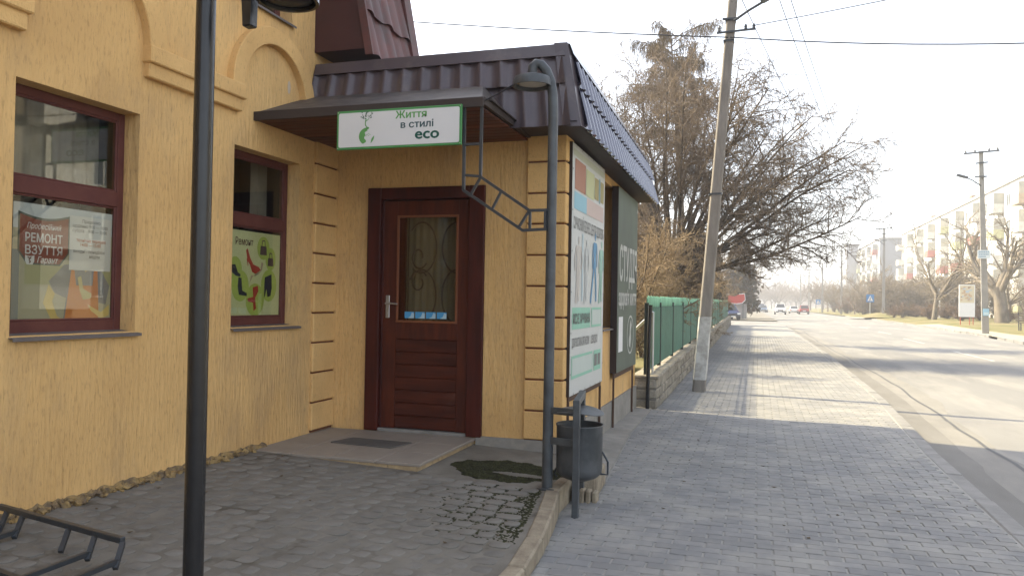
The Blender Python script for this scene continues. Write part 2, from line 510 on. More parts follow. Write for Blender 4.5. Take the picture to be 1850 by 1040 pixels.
# fast mesh from arrays of tapered segments
def segs_mesh(name, P0, P1, R0, R1, mat, sides=3):
    P0, P1 = np.asarray(P0, float), np.asarray(P1, float)
    R0, R1 = np.asarray(R0, float)[:, None], np.asarray(R1, float)[:, None]
    n = len(P0)
    d = P1 - P0
    d /= np.linalg.norm(d, axis=1, keepdims=True) + 1e-9
    a = np.where(np.abs(d[:, 2:3]) > 0.9, np.array([[1.0, 0, 0]]), np.array([[0, 0, 1.0]]))
    x = np.cross(d, a)
    x /= np.linalg.norm(x, axis=1, keepdims=True) + 1e-9
    y = np.cross(d, x)
    vs = np.empty((n, 2 * sides, 3))
    for k in range(sides):
        c, s_ = math.cos(2 * math.pi * k / sides), math.sin(2 * math.pi * k / sides)
        o = x * c + y * s_
        vs[:, k] = P0 + o * R0
        vs[:, sides + k] = P1 + o * R1
    base = (np.arange(n) * 2 * sides)[:, None]
    q = np.array([[k, (k + 1) % sides, sides + (k + 1) % sides, sides + k] for k in range(sides)]).reshape(1, -1)
    idx = (base + q).reshape(-1)
    return raw_mesh(name, vs.reshape(-1, 3), idx, 4, mat, smooth=True)

def raw_mesh(name, verts, idx, per, mat, smooth=False):
    me = bpy.data.meshes.new(name)
    verts = np.asarray(verts, np.float32)
    me.vertices.add(len(verts))
    me.vertices.foreach_set("co", verts.reshape(-1))
    nf = len(idx) // per
    me.loops.add(len(idx))
    me.loops.foreach_set("vertex_index", np.asarray(idx, np.int32))
    me.polygons.add(nf)
    me.polygons.foreach_set("loop_start", np.arange(0, len(idx), per, dtype=np.int32))
    me.polygons.foreach_set("loop_total", np.full(nf, per, np.int32))
    if smooth:
        me.polygons.foreach_set("use_smooth", np.ones(nf, bool))
    me.materials.append(mat)
    me.update(calc_edges=True)
    return me

def leaf_mesh(name, centres, size, mat, seed=1, droop=0.0, aspect=1.6):
    """many small leaf-sized quads spread at the given centres"""
    g = np.random.RandomState(seed)
    c = np.asarray(centres, float)
    n = len(c)
    a = g.normal(size=(n, 3))
    a[:, 2] -= droop
    a /= np.linalg.norm(a, axis=1, keepdims=True)
    b = g.normal(size=(n, 3))
    b -= a * (a * b).sum(1, keepdims=True)
    b /= np.linalg.norm(b, axis=1, keepdims=True)
    s = size * g.uniform(0.6, 1.4, size=(n, 1))
    vs = np.stack([c - a * s * aspect / 2 * 0, c + a * s * aspect * 0.5 + b * s * 0.5, c + a * s * aspect, c + a * s * aspect * 0.5 - b * s * 0.5], 1)
    return raw_mesh(name, vs.reshape(-1, 3), np.arange(4 * n), 4, mat)

def lerp(a, b, t):
    return a + (b - a) * t

def pl(poly, y):
    """x of a polyline [(x, y)...] at y"""
    if y <= poly[0][1]:
        return poly[0][0]
    for (x0, y0), (x1, y1) in zip(poly[:-1], poly[1:]):
        if y <= y1:
            return lerp(x0, x1, (y - y0) / (y1 - y0))
    return poly[-1][0]
# ================================================================== GROUND
KL = [(1.70, -8), (1.77, 6.26), (1.80, 9), (2.0, 14), (2.13, 26), (2.05, 40), (2.0, 62), (1.9, 80), (1.2, 120), (0.3, 180), (-0.2, 420)]
KR = [(11.2, -30), (11.2, 36), (12.2, 50), (12.6, 60), (13.1, 89), (13.2, 110), (12.3, 155), (11.6, 200), (11.2, 420)]
RZ = -0.12

def strip(name, left, right, ys, z, mat, kind="structure"):
    mb = MB()
    vs, fs = [], []
    for y in ys:
        xl = left(y) if callable(left) else left
        xr = right(y) if callable(right) else right
        vs += [(xl, y, z(y) if callable(z) else z), (xr, y, z(y) if callable(z) else z)]
    for i in range(len(ys) - 1):
        fs.append((2 * i, 2 * i + 1, 2 * i + 3, 2 * i + 2))
    mb.add(vs, fs)
    o = obj(name, mb.mesh(name, mat))
    o["kind"] = kind
    return o

g = MB()
g.quad((-900, -300, -0.35), (900, -300, -0.35), (900, 1800, -0.35), (-900, 1800, -0.35))
structure("ground", g, SOIL)
ys_road = [-30, -8, 0, 6.26, 9, 14, 20, 26, 36, 40, 50, 60, 62, 80, 89, 110, 120, 155, 180, 200, 420]
road = strip("road", lambda y: pl(KL, y) - 0.01, lambda y: pl(KR, y) + 0.01, ys_road, RZ, ROAD)
g = MB()
g.quad((-70, 62, RZ + 0.004), (2.4, 62, RZ + 0.004), (2.4, 80, RZ + 0.004), (-70, 80, RZ + 0.004))
structure("side_street", g, ROAD)

# gutter dirt with a ragged road-side edge; the inner band is a painted shadow
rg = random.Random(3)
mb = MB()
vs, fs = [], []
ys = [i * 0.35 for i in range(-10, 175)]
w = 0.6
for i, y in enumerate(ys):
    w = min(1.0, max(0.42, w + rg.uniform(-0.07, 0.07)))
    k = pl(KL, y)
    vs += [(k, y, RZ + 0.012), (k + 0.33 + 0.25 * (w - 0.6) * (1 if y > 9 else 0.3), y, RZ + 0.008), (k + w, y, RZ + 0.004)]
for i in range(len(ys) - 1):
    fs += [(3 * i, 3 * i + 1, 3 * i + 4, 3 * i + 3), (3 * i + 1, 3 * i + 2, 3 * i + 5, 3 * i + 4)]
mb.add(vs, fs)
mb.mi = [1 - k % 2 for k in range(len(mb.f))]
structure("gutter", mb, [GUTTER, KERB_SHADE])

# thin dark line along the road and worn centre line on the asphalt
mb = MB()
pts = [(2.60, 6.5), (2.54, 10.2), (2.59, 12.5), (2.72, 17.9), (2.67, 27), (2.58, 38), (2.7, 52)]
for (x0, y0), (x1, y1) in zip(pts[:-1], pts[1:]):
    n = max(2, int((y1 - y0) / 0.7))
    for j in range(n):
        a, b = j / n, (j + 1) / n
        wa = 0.022
        xa, xb = lerp(x0, x1, a) + 0.03 * math.sin(a * 9 + y0), lerp(x0, x1, b) + 0.03 * math.sin(b * 9 + y0)
        if j == 0: xa = x0 + 0.03 * math.sin(y0 + 0) * 0
        mb.quad((xa - wa, lerp(y0, y1, a), RZ + 0.008), (xa + wa, lerp(y0, y1, a), RZ + 0.008), (xb + wa, lerp(y0, y1, b), RZ + 0.008), (xb - wa, lerp(y0, y1, b), RZ + 0.008))
part("dark_line", mb, DARK_LINE, road)
for k in range(9):
    y0 = 16 + k * 11.5
    xm = (pl(KL, y0 + 3) + pl(KR, y0 + 3)) / 2 + 0.3
    mb = MB()
    mb.quad((xm - 0.06, y0, RZ + 0.004), (xm + 0.06, y0, RZ + 0.004), (xm + 0.08, y0 + 5.5, RZ + 0.004), (xm - 0.04, y0 + 5.5, RZ + 0.004))
    part("lane_dash", mb, LINE, road)

# ------------------------------------------------------------------ pavement of grey pavers
def plinth_x(y):
    return -1.35 - 0.0105 * (y - 11.2)
APR = [(-1.17, 5.95), (-1.39, 9.1), (-1.42, 11.2)]
TED = [(-1.22, -3), (-1.2, 2.4), (-1.17, 4.04), (-1.34, 5.47), (-1.34, 5.88)]

def side_left(y):
    if y < 5.88:
        return pl(TED, y)
    if y < 11.15:
        return pl(APR, y)
    return plinth_x(y)

sw = strip("pavement", lambda y: side_left(y) - 0.25, lambda y: pl(KL, y) - 0.14,
           [-6, 2.4, 4, 5.4, 5.87, 5.9, 7, 9, 11.14, 11.2, 14, 20, 26, 30, 40, 50, 62], -0.007, PSAND)
PW, PD = 0.2, 0.1
cells = []
row = 0
y = 2.3
while y < 40:
    xl, xr = side_left(y + 0.05) + (0.012 if y < 5.9 else 0.01), pl(KL, y) - 0.155
    x = -2.2 + (PW / 2 if row % 2 else 0)
    while x < xr:
        a, b = max(x, xl), min(x + PW, xr)
        if b - a > 0.05:
            cells.append((a, b, y, y + PD))
        x += PW
    y += PD
    row += 1

def paver_geo(mb, a, b, c, d, rr, ztop=0.0):
    gx, gy = 0.0075, 0.0035
    a, b, c, d = a + gx, b - gx, c + gy, d - gy
    e = 0.004
    t = ztop + rr.uniform(-0.0022, 0.0018)
    ax, ay = rr.uniform(-0.006, 0.006), rr.uniform(-0.01, 0.01)
    cx, cy = (a + b) / 2, (c + d) / 2
    zt_ = lambda x, y: t + (x - cx) * ax + (y - cy) * ay
    o = [(a, c), (b, c), (b, d), (a, d)]
    i = [(a + e, c + e), (b - e, c + e), (b - e, d - e), (a + e, d - e)]
    vs = [(x, y, ztop - 0.03) for x, y in o] + [(x, y, zt_(x, y) - 0.003) for x, y in o] + [(x, y, zt_(x, y)) for x, y in i]
    fs = []
    for k in range(4):
        n = (k + 1) % 4
        fs += [(k, n, 4 + n, 4 + k), (4 + k, 4 + n, 8 + n, 8 + k)]
    fs.append((8, 9, 10, 11))
    mb.add(vs, fs)

rr = random.Random(11)
vis = sorted((c for c in cells if in_view((c[0] + c[1]) / 2, c[2], 0, 20)), key=lambda c: c[2] ** 2 + c[0] ** 2)
near = set(vis[:300])
rest = MB()
for c in cells:
    if c in near:
        mb = MB()
        paver_geo(mb, *c, rr)
        part("paver", mb, PAVER, sw)
    else:
        paver_geo(rest, *c, rr)
part("paver_field", rest, PAVER, sw, kind="stuff")
far = strip("pavement_far_end", lambda y: side_left(y), lambda y: pl(KL, y) - 0.155, [40, 50, 61.9], -0.002, PAVER)

# kerbstones of the near kerb
y = -4.0
kb = random.Random(5)
while y < 61:
    L = 1.0
    mb = MB()
    xa, xb = pl(KL, y), pl(KL, y + L)
    dz = kb.uniform(-0.008, 0.006)
    mb.prism([(xa - 0.15, y + 0.006, dz), (xa, y + 0.006, dz - 0.004), (xb, y + L - 0.006, dz - 0.004), (xb - 0.15, y + L - 0.006, dz)], (0, 0, -0.25))
    part("kerbstone", mb, KERB, sw, bevel=0.012)
    y += L
mb = MB()
for k in range(9):
    a, b = math.pi * 0.5 * k / 8, math.pi * 0.5 * (k + 1) / 8
    if k == 8: break
    f = lambda t, r: (1.0 + r * math.sin(t) * 1.0, 61.0 + r * math.cos(t), 0.0)
    mb.prism([f(a, 1.02), f(b, 1.02), f(b, 0.86), f(a, 0.86)], (0, 0, -0.25))
mb.box(-2.2, 0.995, 61.86, 62.02, -0.25, 0.001)
part("kerb_end", mb, KERB, sw)

# concrete apron along the annex
mb = MB()
mb.add([(-1.7, 5.9, 0.03), (-1.17, 5.95, 0.012), (-1.7, 9.1, 0.03), (-1.39, 9.1, 0.012), (-1.7, 11.2, 0.02), (-1.42, 11.2, 0.008),
        (-1.17, 5.95, -0.1), (-1.39, 9.1, -0.1), (-1.42, 11.2, -0.1)], [(0, 1, 3, 2), (2, 3, 5, 4), (1, 6, 7, 3), (3, 7, 8, 5)])
structure("concrete_apron", mb, CONC_D)

# ------------------------------------------------------------------ terrace in front of the shop
def clamp(v, a=0.0, b=1.0):
    return max(a, min(b, v))

def zt(x, y):
    s = clamp((-1.4 - x) / 2.5)
    return 0.15 + 0.095 * s - 0.085 * clamp((5.3 - y) / 1.4) * (1 - s)

mb = MB()
nx = 26
ysT = [-3 + 0.25 * i for i in range(40)]
vs, fs = [], []
for y in ysT:
    e = pl(TED, min(y, 5.88)) - 0.05
    for i in range(nx + 1):
        x = lerp(-4.0, e, i / nx)
        vs.append((x, y, zt(x, y) - 0.004))
for j in range(len(ysT) - 1):
    for i in range(nx):
        a = j * (nx + 1) + i
        fs.append((a, a + 1, a + nx + 2, a + nx + 1))
mb.add(vs, fs)
terrace = structure("terrace", mb, TDUST)
# earth corner between terrace edge and annex wall
mb = MB()
mb.prism([(-2.4, 6.74, 0.149), (-2.4, 5.5, 0.149), (-1.36, 5.5, 0.149), (-1.36, 5.86, 0.149), (-1.22, 5.93, 0.13), (-1.3, 6.74, 0.12)], (0, 0, -0.3))
part("bare_earth", mb, TDUST, terrace)

rc = random.Random(21)
cob = []
y = 2.25
while y < 5.42:
    h = 0.118
    x = -3.93 + rc.uniform(0, 0.1)
    xe = pl(TED, y) - 0.11
    while x < xe:
        w = rc.choice([0.115, 0.14, 0.165, 0.18])
        if x + w > xe:
            break
        cob.append((x, x + w, y + rc.uniform(-0.012, 0.012), y + h))
        x += w
    y += h

def cobble_geo(mb, a, b, c, d, rr):
    g_ = 0.008
    a, b, c, d = a + g_, b - g_, c + g_, d - g_
    cx, cy = (a + b) / 2, (c + d) / 2
    hx, hy = (b - a) / 2, (d - c) / 2
    z = zt(cx, cy)
    near_edge = clamp((cx + 2.6) / 1.0) * clamp((cy - 3.9) / 0.8)
    t = z - 0.001 + rr.uniform(-0.0022, 0.0018) + 0.005 * near_edge
    n = 12
    pw = rr.uniform(0.45, 0.75)
    ring = []
    for k in range(n):
        an = 2 * math.pi * (k + 0.5) / n
        co, si = math.cos(an), math.sin(an)
        q = rr.uniform(0.95, 1.04)
        ring.append((cx + hx * q * math.copysign(abs(co) ** pw, co), cy + hy * q * math.copysign(abs(si) ** pw, si)))
    vs = [(x, y, z - 0.03) for x, y in ring] + [(x, y, t - 0.004) for x, y in ring] + [(cx + (x - cx) * 0.86, cy + (y - cy) * 0.86, t) for x, y in ring]
    fs = []
    for k in range(n):
        m = (k + 1) % n
        fs += [(k, m, n + m, n + k), (n + k, n + m, 2 * n + m, 2 * n + k)]
    fs.append(tuple(range(2 * n, 3 * n)))
    mb.add(vs, fs)

vis = sorted((c for c in cob if in_view((c[0] + c[1]) / 2, c[2], 0.15, 10)), key=lambda c: c[2] ** 2 + c[0] ** 2)
near = set(vis[:300])
rest = MB()
for c in cob:
    if c in near:
        mb = MB()
        cobble_geo(mb, *c, rc)
        part("paver", mb, COBBLE, terrace, smooth=40)
    else:
        cobble_geo(rest, *c, rc)
part("paver_field", rest, COBBLE, terrace, smooth=40, kind="stuff")

# terrace edge of concrete blocks
edge = [(-1.22, 0.4), (-1.2, 1.0), (-1.2, 1.7), (-1.2, 2.4), (-1.19, 3.0), (-1.18, 3.55), (-1.17, 4.04), (-1.2, 4.5), (-1.26, 5.0), (-1.335, 5.45), (-1.335, 5.86), (-1.17, 5.95), (-1.2, 6.5)]
for (x0, y0), (x1, y1) in zip(edge[:-1], edge[1:]):
    d = Vector((x1 - x0, y1 - y0, 0)).normalized()
    nn = Vector((-d.y, d.x, 0)) * 0.105
    a, b = Vector((x0, y0, 0)) + d * 0.004, Vector((x1, y1, 0)) - d * 0.004
    mb = MB()
    za, zb = zt(x0, y0) + 0.004 + rc.uniform(0, 0.006), zt(x1, y1) + 0.004 + rc.uniform(0, 0.006)
    top = [Vector((a.x, a.y, za)), Vector((b.x, b.y, zb)), Vector((b.x + nn.x, b.y + nn.y, zb)), Vector((a.x + nn.x, a.y + nn.y, za))]
    vs = top + [Vector((v.x, v.y, -0.1)) for v in top]
    mb.add(vs, [(0, 1, 2, 3), (7, 6, 5, 4), (0, 4, 5, 1), (1, 5, 6, 2), (2, 6, 7, 3), (3, 7, 4, 0)])
    part("edge_block", mb, KERBY, terrace, bevel=0.012)
# crumbled yellowish blocks under the ledge beside the bin
for k in range(4):
    mb = MB()
    x = -1.31 + k * 0.045
    yy = 5.79 + k * 0.02
    mb.box(x, x + 0.038, yy - 0.05, yy + 0.05, -0.02, 0.11 - 0.012 * k)
    part("edge_block", mb, KERBY, terrace, bevel=0.008)

# moss: patch of low cushions beside the slab and in the joints by the terrace edge
def moss_cloud(n, fn, seed, s0=0.012, s1=0.03):
    r_ = random.Random(seed)
    mb = MB()
    while n > 0:
        p = fn(r_)
        if p is None:
            continue
        n -= 1
        x, y, z = p
        s = r_.uniform(s0, s1)
        k = 5
        a0 = r_.uniform(0, 6)
        ring = [(x + s * math.cos(a0 + 6.283 * i / k) * r_.uniform(0.7, 1.2), y + s * math.sin(a0 + 6.283 * i / k) * r_.uniform(0.7, 1.2), z - 0.003) for i in range(k)]
        mb.add(ring + [(x, y, z + s * r_.uniform(0.06, 0.2))], [(i, (i + 1) % k, k) for i in range(k)])
    return mb

def patch(r_):
    x, y = r_.uniform(-2.35, -1.38), r_.uniform(5.5, 6.35)
    e = ((x + 1.86) / 0.45) ** 2 + ((y - 5.86) / 0.33) ** 2
    hole = ((x + 1.72) / 0.23) ** 2 + ((y - 5.8) / 0.07) ** 2
    nz = 0.25 * math.sin(9 * x + 3) * math.cos(11 * y) + 0.15 * math.sin(31 * x) * math.sin(27 * y)
    if e + nz > 1 or hole + nz * 0.7 < 1:
        return None
    return (x, y, max(0.153, zt(x, y)))

def joints(r_):
    x, y = r_.uniform(-2.4, -1.32), r_.uniform(4.35, 5.42)
    dens = clamp((x + 2.1) / 0.7) * clamp((y - 4.25) / 0.5)
    if r_.random() > dens:
        return None
    for a, b, c, d in cob:
        if a + 0.010 < x < b - 0.010 and c + 0.010 < y < d - 0.010:
            return None
    if x > pl(TED, y) - 0.12:
        return None
    return (x, y, zt(x, y) - 0.001)

mb = moss_cloud(5200, patch, 5, 0.010, 0.026)
tag(obj("moss_patch", mb.mesh("moss_patch", MOSS)), "dark green moss patch on the bare earth right of the door step", "moss", kind="stuff")
mb = moss_cloud(1000, joints, 6, 0.006, 0.014)
tag(obj("joint_moss", mb.mesh("joint_moss", MOSS)), "moss growing in the cobble joints by the terrace edge", "moss", kind="stuff")

# door step
mb = MB()
mb.box(-3.95, -2.46, 5.51, 6.74, 0.02, 0.222)
step = tag(obj("door_step", mb.mesh("door_step", SLABE)), "low tiled door step in front of the brown door", "step")
for i in range(4):
    for j in range(3):
        mb = MB()
        x0, x1 = -3.95 + i * 0.3775, -3.95 + (i + 1) * 0.3775
        y0, y1 = 5.49 + j * 0.4175, 5.49 + (j + 1) * 0.4175
        mb.box(x0 + 0.0015, x1 - 0.0015, y0 + 0.0015, min(y1, 6.738) - 0.0015, 0.2225, 0.245)
        part("tile", mb, SLABT, step, bevel=0.003)
for k in range(6):
    mb = MB()
    x0 = -3.945 + k * 0.2475
    mb.box(x0, x0 + 0.243, 5.497, 5.509, 0.0, 0.221)
    part("edge_tile", mb, SLABE, step)
mb = MB()
mb.prism([(-3.52, 6.02, 0.2455), (-2.92, 5.97, 0.2455), (-2.86, 6.26, 0.2455), (-3.45, 6.29, 0.2455)], (0, 0, 0.009))
single("doormat", mb, MAT_D, "flat grey doormat on the tiled door step", "doormat", bevel=0.003)

# loose rubble along the foot of the yellow wall
mb = MB()
rs = random.Random(8)
for k in range(190):
    y = rs.uniform(2.9, 5.5)
    x = -3.93 + abs(rs.gauss(0, 0.035))
    s = rs.uniform(0.006, 0.022)
    z = zt(x, y)
    ax = [Vector((rs.uniform(-1, 1), rs.uniform(-1, 1), rs.uniform(-0.6, 0.6))).normalized() * s for _ in range(2)]
    ax.append(ax[0].cross(ax[1]) / s)
    mb.obox((x, y, z + s * 0.4), ax[0], ax[1], ax[2])
tag(obj("rubble", mb.mesh("rubble", FOOTING)), "crumbs of plaster along the foot of the yellow wall", "rubble", kind="stuff")
mb = MB()
rs = random.Random(9)
for k in range(70):
    x, y = rs.uniform(-3.8, 1.6), rs.uniform(3.2, 9)
    z = zt(x, y) if x < -1.45 and y < 5.4 else (0.0 if x > -1.0 else None)
    if z is None:
        continue
    s = rs.uniform(0.004, 0.014)
    a = rs.uniform(0, 6.28)
    mb.prism([(x + s * math.cos(a) * 1.8, y + s * math.sin(a) * 1.8, z + 0.003), (x - s * math.sin(a), y + s * math.cos(a), z + 0.002), (x - s * math.cos(a) * 1.5, y - s * math.sin(a) * 1.5, z + 0.005), (x + s * math.sin(a), y - s * math.cos(a), z + 0.002)], (0, 0, 0.003))
tag(obj("litter", mb.mesh("litter", M("dead_leaf_litter", (0.10, 0.07, 0.04), 0.9, island=0.4))), "dead leaf scraps scattered over the pavers", "litter", kind="stuff")

# right-hand verge: kerbstones, sandy footpath, turf
def rise(y):
    t = clamp((y - 55) / 35)
    return 0.33 * t * t * (3 - 2 * t)
mb = MB()
ysv = [10, 20, 30, 36, 42, 50, 55, 60, 65, 70, 75, 80, 89, 100, 110, 130, 155, 180, 200, 260, 420]
cols = [0.0, 0.16, 2.0, 2.3, 4.5, 9, 20, 60, 260]
vs, fs = [], []
for y in ysv:
    for c in cols:
        k = pl(KR, y)
        vs.append((k + c, y, 0.0 + rise(y) * clamp(c / 4.5)))
nc = len(cols)
for j in range(len(ysv) - 1):
    for i in range(nc - 1):
        a = j * nc + i
        mb.cur = 1 if (i < 2 and ysv[j] < 75) else 0
        fs = [(a, a + 1, a + nc + 1, a + nc)]
        mb.f.append(fs[0])
        mb.mi.append(mb.cur)
mb.v = vs
verge = structure("verge", mb, [TURF, M("sandy_path", (0.37, 0.33, 0.255), 0.95, 0.1, col2=(0.30, 0.265, 0.20), vscale=1.2, bump=0.3)])
y = 24.0
while y < 130:
    L = 1.0 if y < 75 else 2.0
    xa, xb = pl(KR, y), pl(KR, y + L)
    if not (46.5 < y < 48.5):
        mb = MB()
        d1, d2 = kb.uniform(-0.03, 0.03), kb.uniform(-0.02, 0.02)
        mb.prism([(xa + d1, y + 0.02, 0.02 + d2), (xb + d1, y + L - 0.02, 0.02 + d2), (xb + d1 + 0.16, y + L - 0.02, 0.02 + d2), (xa + d1 + 0.16, y + 0.02, 0.02 + d2)], (0, 0, -0.3))
        part("kerbstone", mb, KERB, verge, bevel=0.02)
    y += L

# yard behind the fence
mb = MB()
vs, fs = [], []
ysy = [9, 11.2, 14, 18, 24, 30, 40, 50, 62]
for y in ysy:
    for x in (plinth_x(y) - 0.15, plinth_x(y) - 2.0, -6, -14, -60):
        vs.append((x, y, -0.03 if x > -2.5 else 0.02))
for j in range(len(ysy) - 1):
    for i in range(4):
        a = j * 5 + i
        fs.append((a, a + 1, a + 6, a + 5))
mb.add(vs, fs)
structure("yard", mb, TURF)
mb = MB()
mb.quad((-60, 80, -0.02), (1.8, 80, -0.02), (0.2, 200, -0.02), (-60, 200, -0.02))
structure("far_verge", mb, M("far_dust", (0.22, 0.205, 0.175), 0.95, 0.1, col2=(0.17, 0.16, 0.14), vscale=0.5))
# ================================================================== SHOP BUILDING
XW, YD, XR, YE = -3.95, 6.75, -1.66, 11.15     # street wall of the main block, door wall, annex street wall, annex far end
shop = thing("shop_building", "yellow stucco shop with brown door, arched mouldings and brown metal roofs", "building", (XW, YD, 0))

def wall_with_holes(mb, uc, zc, holes, P, depth):
    """front faces of a wall cut by u / z lines, with the reveals of its openings. P(u, z, d) gives the point d behind the face"""
    inside = lambda u, z: any(h[0] < u < h[1] and h[2] < z < h[3] for h in holes)
    for u0, u1 in zip(uc[:-1], uc[1:]):
        for z0, z1 in zip(zc[:-1], zc[1:]):
            if not inside((u0 + u1) / 2, (z0 + z1) / 2):
                mb.quad(P(u0, z0, 0), P(u1, z0, 0), P(u1, z1, 0), P(u0, z1, 0))
    for a, b, c, d in holes:
        for p, q in (((a, c), (b, c)), ((b, c), (b, d)), ((b, d), (a, d)), ((a, d), (a, c))):
            mb.quad(P(*p, 0), P(*q, 0), P(*q, depth), P(*p, depth))

W1, W2, WU = (3.30, 4.215, 1.255, 2.70), (5.205, 6.125, 1.25, 2.695), (4.95, 5.955, 3.895, 5.0)
mb = MB()
PL_ = lambda u, z, d: (XW - d, u, z)
wall_with_holes(mb, [-14, W1[0], W1[1], WU[0], W2[0], WU[1], W2[1], 6.76], [-0.2, W2[2], W1[2], W2[3], W1[3], WU[2], WU[3], 5.6], [W1, W2, WU], PL_, 0.13)
mb.quad((XW, -14, -0.2), (-13, -14, -0.2), (-13, -14, 5.6), (XW, -14, 5.6))
mb.quad((XW, 6.76, 3.4), (-6.0, 6.76, 3.4), (-6.0, 6.76, 5.6), (XW, 6.76, 5.6))
mb.quad((-6.0, 6.76, -0.2), (-6.0, 11.7, -0.2), (-6.0, 11.7, 10), (-6.0, 6.76, 10))
mb.quad((-6.0, 11.7, -0.2), (-13, 11.7, -0.2), (-13, 11.7, 10), (-6.0, 11.7, 10))
mb.quad((-13, -14, -0.2), (-13, 11.7, -0.2), (-13, 11.7, 10), (-13, -14, 10))
part("main_wall", mb, STUCCO, shop)
mb = MB()   # mansard storey and roof deck of the main block (above the frame)
mb.prism([(XW + 0.35, -14.3, 5.6), (XW - 1.0, -14.3, 10.0), (-12, -14.3, 10.0), (-13.3, -14.3, 5.6)], (0, 20.6, 0))
mb.box(-13, -6.0, 6.3, 11.7, 9.9, 10.05)
part("mansard_roof", mb, MANST, shop)
# foundation strip with a broken plaster edge
mb = MB()
rf = random.Random(4)
vs, fs = [], []
yy = [2.0 + 0.035 * i for i in range(106)]
for y in yy:
    zb = zt(XW, y)
    vs += [(XW + 0.05 + rf.uniform(-0.02, 0.02), y, zb - 0.012), (XW + 0.018 + rf.uniform(-0.008, 0.010), y, zb + 0.016 + rf.uniform(-0.012, 0.010)), (XW + 0.001, y, zb + 0.034 + rf.uniform(-0.012, 0.012))]
for j in range(len(yy) - 1):
    fs += [(3 * j + i, 3 * j + i + 1, 3 * j + i + 4, 3 * j + i + 3) for i in range(2)]
mb.add(vs, fs)
part("footing", mb, FOOTING, shop)

# arched plaster bands and the string course between them
def arch_band(cy, cz, ri, ro, legs, pr=0.065):
    mb = MB()
    n = 28
    pts_o, pts_i = [(cy + ro, cz - legs)], [(cy + ri, cz - legs)]
    for k in range(n + 1):
        a = math.pi * k / n
        pts_o.append((cy + ro * math.cos(a), cz + ro * math.sin(a)))
        pts_i.append((cy + ri * math.cos(a), cz + ri * math.sin(a)))
    pts_o.append((cy - ro, cz - legs))
    pts_i.append((cy - ri, cz - legs))
    N = len(pts_o)
    vs = []
    for (oy, oz), (iy, iz) in zip(pts_o, pts_i):
        vs += [(XW, oy, oz), (XW + pr, oy, oz), (XW + pr, iy, iz), (XW, iy, iz)]
    fs = []
    for k in range(N - 1):
        for i in range(3):
            fs.append((4 * k + i, 4 * k + i + 1, 4 * k + 4 + i + 1, 4 * k + 4 + i))
    fs += [(0, 1, 2, 3), (4 * N - 1, 4 * N - 2, 4 * N - 3, 4 * N - 4)]
    mb.add(vs, fs)
    part("arch_moulding", mb, STUCCO_S, shop, bevel=0.006)
arch_band(3.76, 3.16, 0.47, 0.63, 0.11)
arch_band(5.68, 3.17, 0.44, 0.585, 0.12)
for y0, y1 in ((4.225, 5.255), (1.0, 3.345)):
    mb = MB()
    mb.box(XW - 0.02, XW + 0.05, y0 + 0.015, y1 - 0.02, 2.955, 3.062)
    mb.box(XW - 0.02, XW + 0.078, y0, y1, 3.052, 3.165)
    part("string_course", mb, STUCCO_S, shop, bevel=0.008)
# pale filler spot on the blind arch
mb = MB()
mb.prism([(XW + 0.001, 5.93 + 0.022 * math.cos(k), 3.335 + 0.06 * math.sin(k)) for k in [i * 0.785 for i in range(8)]], (0.002, 0, 0))
part("filler_patch", mb, flat("filler", (0.55, 0.45, 0.33), 0.9), shop)

# windows: frame > pane, and sill
def window(h, split, x=XW - 0.12):
    y0, y1, z0, z1 = h
    f, t = 0.055, 0.05
    mb = MB()
    mb.box(x - t, x, y0, y0 + f, z0, z1)
    mb.box(x - t, x, y1 - f, y1, z0, z1)
    mb.box(x - t, x - 0.001, y0 + f, y1 - f, z1 - f, z1)
    mb.box(x - t, x - 0.001, y0 + f, y1 - f, z0, z0 + f + 0.02)
    mb.box(x - t, x + 0.004, y0 + f, y1 - f, split - 0.05, split + 0.05)
    for a, b in ((z0 + f + 0.02, split - 0.05), (split + 0.05, z1 - f)):     # sash bead
        for (p, q, r, s_) in ((y0 + f, y0 + f + 0.014, a, b), (y1 - f - 0.014, y1 - f, a, b)):
            mb.box(x - 0.032, x - 0.005, p, q, r, s_)
        mb.box(x - 0.032, x - 0.005, y0 + f + 0.014, y1 - f - 0.014, b - 0.014, b)
        mb.box(x - 0.032, x - 0.005, y0 + f + 0.014, y1 - f - 0.014, a, a + 0.014)
    w = part("window", mb, WOODF, shop, bevel=0.004)
    for a, b in ((z0 + f + 0.02, split - 0.05), (split + 0.05, z1 - f)):
        mb = MB()
        mb.box(x - 0.016, x - 0.012, y0 + f, y1 - f, a, b)
        part("pane", mb, GLASSW, w)
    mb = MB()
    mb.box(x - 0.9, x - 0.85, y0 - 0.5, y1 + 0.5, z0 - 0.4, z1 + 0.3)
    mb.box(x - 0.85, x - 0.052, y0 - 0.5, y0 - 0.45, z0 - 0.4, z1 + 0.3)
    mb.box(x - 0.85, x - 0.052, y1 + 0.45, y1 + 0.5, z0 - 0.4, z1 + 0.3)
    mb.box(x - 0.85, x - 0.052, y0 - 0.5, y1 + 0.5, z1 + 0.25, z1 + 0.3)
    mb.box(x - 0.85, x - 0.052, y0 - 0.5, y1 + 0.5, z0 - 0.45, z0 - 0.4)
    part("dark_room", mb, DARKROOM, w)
    mb = MB()
    mb.prism([(x - 0.02, y0 - 0.004, z0 + 0.012), (XW + 0.035, y0 - 0.004, z0 - 0.012), (XW + 0.035, y0 - 0.004, z0 - 0.03), (XW + 0.03, y0 - 0.004, z0 - 0.03), (XW + 0.03, y0 - 0.004, z0 - 0.017), (x - 0.02, y0 - 0.004, z0 + 0.006)], (0, y1 - y0 + 0.03, 0))
    part("sill", mb, ZINC, w)
    return w
wa = window(W1, 2.125)
wb = window(W2, 2.13)
wc = window(WU, 4.6)
